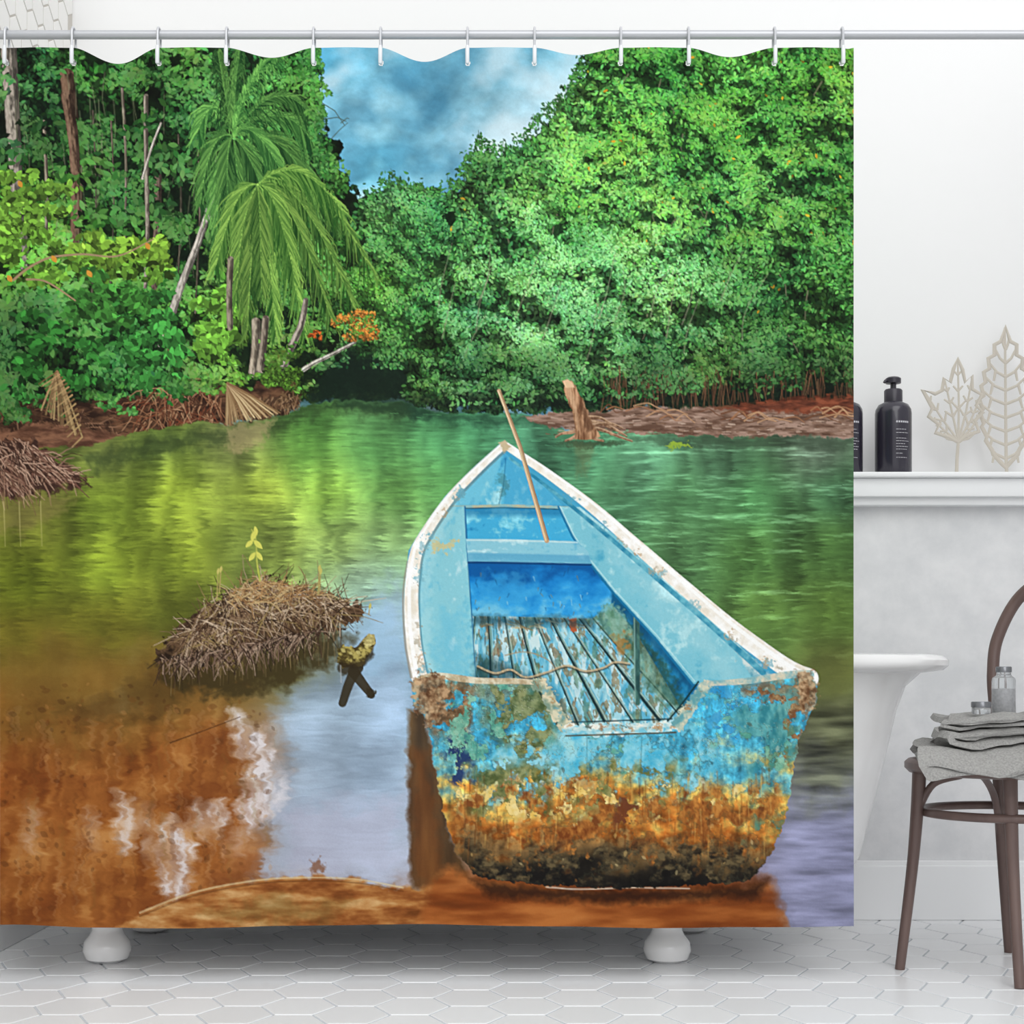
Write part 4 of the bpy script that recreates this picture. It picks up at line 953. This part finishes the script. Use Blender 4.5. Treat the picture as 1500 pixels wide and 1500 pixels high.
# ------------------------------------------------------------------ paper leaves
def leaf(label, base, outline, veins, stem, d, ro, rv):
    b = thing('leaf_ornament', P(base[0], 692, d)*1.0, label, 'leaf ornament')
    b.location.z = LEDGE
    bm = bmesh.new()
    o = [P(x, y, d) for x, y in outline]
    tube(bm, o, ro, seg=8, closed=True, flat=.35)
    for vv in veins: tube(bm, [P(x, y, d) for x, y in vv], rv, rv*.7, seg=8, flat=.35)
    obj('blade', bm, M['paper'], b)
    bm = bmesh.new(); q = [P(x, y, d) for x, y in stem]; q[0].z = LEDGE+.0005; tube(bm, q, .005, .004, seg=8, flat=.4); obj('stem', bm, M['paper'], b)
ol = [(1404,648),(1390,640),(1370,634),(1376,622),(1360,610),(1366,598),(1351,571),(1370,577),(1380,572),(1383,554),(1392,560),(1397,540),(1403,525),(1410,542),(1414,560),(1424,550),(1424,570),(1438,578),(1430,594),(1440,604),(1428,616),(1434,632),(1416,638)]
ve = []
for tip in ((1354,573),(1384,557),(1403,528),(1424,553),(1437,580),(1373,633),(1432,631),(1362,609),(1438,604)):
    ve.append([(1404,646),((1404+tip[0])/2+1,(646+tip[1])/2+4),tip])
    for tt in (.4,.62,.82):
        x = 1404+(tip[0]-1404)*tt; y = 646+(tip[1]-646)*tt
        ux, uy = tip[0]-1404, tip[1]-646; l = math.hypot(ux, uy); ux /= l; uy /= l
        L = 18*(1.15-tt)*min(1, l/80)
        for s in (-1, 1): ve.append([(x, y), (x+(ux*.8-uy*s*.75)*L, y+(uy*.8+ux*s*.75)*L)])
leaf('pale lacy maple-shaped paper leaf with jagged lobes standing beside the pump bottle', (1402,692), ol, ve, [(1401,692),(1402,670),(1404,645)], 4.1, .0052, .0034)
def wid(y): return float(np.interp(y, [478,500,525,555,590,625,655,676,686], [0,9,21,31,36,34,25,12,0]))
half = lambda s: [(1473, 478)]+[(1473+s*(wid(y)+(2.5 if i % 2 else -2.5)), y-(5 if i % 2 else 0)) for i, y in enumerate(range(500, 684, 10))]+[(1474, 686)]
o2 = half(-1)+half(1)[::-1][1:-1]
ve2 = [[(1474,686),(1473,580),(1472,480)]]
for y in range(512, 684, 20):
    for s in (-1, 1):
        ye = y-20; ve2.append([(1473, y), (1473+s*wid(ye)*.55, y-7), (1473+s*wid(ye), ye)])
        if wid(ye) > 16: ve2.append([(1473+s*wid(ye)*.62, y-9), (1473+s*wid(ye)*.74, y+6)])
leaf('tall pale pointed paper leaf with cut-out veins near the frame edge', (1474,692), o2, ve2, [(1475,692),(1474,680),(1473,600)], 4.13, .0058, .0042)

# ------------------------------------------------------------------ chair
t = thing('bentwood_chair', (1.073, 3.357, 0), 'brown bentwood cafe chair with round seat holding folded towels', 'chair')
A0, A1 = (.833,3.351,0), (.874,3.345,.43); B0, B1 = (1.022,3.14,0), (1.02,3.195,.43)
C0, C1 = (1.135,3.563,0), (1.10,3.525,.43); D0, D1 = (1.33,3.36,0), (1.285,3.36,.43)
for a, b in ((A0,A1),(B0,B1),(C0,C1),(D0,D1)):
    a = Vector(a); b = Vector(b); m1 = a.lerp(b, .5)+Vector((b.x-a.x, b.y-a.y, 0))*.12; m2 = a.lerp(b, .8)+Vector((b.x-a.x, b.y-a.y, 0))*.08
    bm = bmesh.new(); tube(bm, catmull([a, m1, m2, b], 6), .0105, .0155, 14); obj('leg', bm, M['wood'], t)
bm = bmesh.new(); lathe(bm, [(0,.418),(.19,.418),(.212,.422),(.222,.432),(.222,.444),(.214,.451),(.195,.452),(.19,.449),(0,.447)], (1.073, 3.357, 0), 56); obj('seat', bm, M['wood'], t)
bm = bmesh.new(); tube(bm, catmull([(1.10,3.525,.42),(1.094,3.535,.56),(1.093,3.545,.64),(1.106,3.55,.72),(1.152,3.53,.813),(1.225,3.47,.865),(1.295,3.40,.845),(1.33,3.36,.76),(1.325,3.35,.64),(1.298,3.355,.5),(1.285,3.36,.42)], 8), .0135, seg=14); obj('back_hoop', bm, M['wood'], t)
bm = bmesh.new(); tube(bm, catmull([(1.16,3.475,.448),(1.155,3.49,.56),(1.175,3.49,.68),(1.225,3.45,.735),(1.262,3.42,.68),(1.265,3.40,.56),(1.262,3.40,.448)], 8), .009, seg=12); obj('inner_hoop', bm, M['wood'], t)
bm = bmesh.new(); tube(bm, [Vector((1.073+.186*math.cos(a), 3.357+.186*math.sin(a), .338)) for a in [2*math.pi*k/56 for k in range(56)]], .0095, seg=10, closed=True); obj('ring_stretcher', bm, M['wood'], t)
for a in ([(1.0,3.36,.42),(1.04,3.43,.405),(1.085,3.5,.35),(1.112,3.54,.24)], [(.95,3.30,.42),(.90,3.33,.40),(.872,3.345,.345)]):
    bm = bmesh.new(); tube(bm, catmull(a, 6), .008, seg=10); obj('brace', bm, M['wood'], t)

# ------------------------------------------------------------------ towels (loosely folded cloth)
ZSEAT = .4535
def wave(x, y, z):
    k = min(1, max(0, (z-ZSEAT)/.03))
    return k*(.0055*math.sin(x*29+y*13)+.0045*math.sin(y*47-x*11+1)+.002*math.sin(x*80+y*60)+.05*(x-1.0)*.6)
def towel(label, x0, x1, y0, y1, z0, th, folds, droop, seed, bulge):
    rnd = np.random.RandomState(seed)
    sheet = th/folds; path = []
    offs = [rnd.uniform(0, .02) for _ in range(folds)]
    pts = []
    for k in range(folds):
        zc = z0+sheet*(k+.5); xa = x0+offs[k]
        seq = [(xa+(x1-xa)*(i/16)**1.2, zc, 1-(i/16)) for i in range(17)]
        s = seq if k % 2 else seq[::-1]
        pts += s
        if k < folds-1:
            e = s[-1]; lf = k % 2 == 0
            for a in (45, 90, 135):
                r_ = sheet*.5
                pts.append((e[0]+(-1 if lf else 1)*r_*1.3*math.sin(math.radians(a)), zc+r_*(1-math.cos(math.radians(a))), 1 if lf else 0))
    V2 = [Vector((p[0], p[1])) for p in pts]; hf = sheet*.46; up_, dn_ = [], []
    for i, p in enumerate(V2):
        tg = (V2[min(i+1, len(V2)-1)]-V2[max(i-1, 0)]).normalized(); nrm = Vector((-tg.y, tg.x))
        taper = .45 if i in (0, len(V2)-1) else 1
        up_.append((p+nrm*hf*taper, pts[i][2])); dn_.append((p-nrm*hf*taper, pts[i][2]))
    loop = up_+dn_[::-1]
    bm = bmesh.new(); NY = 40; rows = []
    for j in range(NY+1):
        y = y0+(y1-y0)*j/NY; row = []
        ed = min(j, NY-j); pin = .55 if ed == 0 else (.85 if ed == 1 else 1)
        for (q, lw) in loop:
            layer = int((q.y-z0)/sheet)
            xx = q.x+lw*(bulge*math.sin(y*19+seed+layer*1.7)+.007*math.sin(y*43+layer*2.1+seed)+.22*(y-3.44))
            yy = y+.010*math.sin(xx*21+layer*1.9+seed)*(1 if j < NY/2 else .5)
            zc = z0+sheet*(layer+.5)
            zz = zc+(q.y-zc)*pin
            zz += wave(xx, yy, zz)
            zz -= droop*max(0, (3.128-yy)/.04)**1.3
            row.append(bm.verts.new((xx, yy, zz)))
        rows.append(row)
    n = len(loop)
    for a, b in zip(rows, rows[1:]):
        for k in range(n): bm.faces.new((a[k], a[(k+1) % n], b[(k+1) % n], b[k]))
    bm.faces.new(rows[0]); bm.faces.new(rows[-1])
    o = obj('folded_towel', bm, M['towel']); tag(o, label, 'towel', 'folded towels on the chair'); return o
towel('bottom grey folded towel, hanging over the seat edge', .900, 1.25, 3.085, 3.45, ZSEAT, .034, 2, .03, 1, .008)
towel('middle grey folded towel of the stack on the chair', .926, 1.24, 3.135, 3.44, .4892, .031, 2, 0, 4, .012)
towel('topmost grey folded towel of the stack, under the glass bottle', .952, 1.235, 3.15, 3.43, .5215, .024, 2, 0, 7, .013)
def ztop(x, y): return .5456+max(wave(x+a, y+b, .545) for a in (-.02, 0, .02) for b in (-.02, 0, .02))+.0005
bx_, by_ = 1.037, 3.29
b = thing('glass_bottle', (bx_, by_, ztop(bx_, by_)), 'clear glass bottle of pale bath salt on the towel stack', 'bottle')
x, y, z = b.location
bm = bmesh.new(); lathe(bm, [(0,0),(.022,0),(.0245,.003),(.0245,.072),(.023,.078),(.017,.082),(.015,.085),(.015,.09),(0,.09)], (x, y, z), 32); obj('glass_body', bm, M['glass'], b)
bm = bmesh.new(); lathe(bm, [(0,.003),(.021,.003),(.0215,.05),(.02,.055),(0,.056)], (x, y, z), 28); obj('salt_filling', bm, M['bath'], b)
bm = bmesh.new(); lathe(bm, [(0,.09),(.0165,.09),(.0165,.1),(.015,.102),(0,.102)], (x, y, z), 28); obj('cap', bm, M['chrome'], b)
bx_, by_ = .976, 3.245
b = thing('small_jar', (bx_, by_, ztop(bx_, by_)), 'small squat jar with dark grey lid near the towel stack\'s front', 'jar')
x, y, z = b.location
bm = bmesh.new(); lathe(bm, [(0,0),(.017,0),(.0195,.003),(.0195,.012),(.018,.014),(0,.014)], (x, y, z), 28); obj('jar_body', bm, M['glass'], b)
bm = bmesh.new(); lathe(bm, [(0,.014),(.0205,.014),(.0205,.024),(.019,.026),(0,.026)], (x, y, z), 28); obj('lid', bm, M['chrome'], b)

# ------------------------------------------------------------------ light
w = bpy.data.worlds.new('world'); sc.world = w; w.use_nodes = True
w.node_tree.nodes['Background'].inputs[0].default_value = (.985, .99, 1, 1)
w.node_tree.nodes['Background'].inputs[1].default_value = 1.02
s = bpy.data.lights.new('soft_sun', 'SUN'); s.energy = 1.5; s.angle = math.radians(50)
so = bpy.data.objects.new('soft_sun', s); C.objects.link(so); so.rotation_euler = (math.radians(55), 0, math.radians(12))
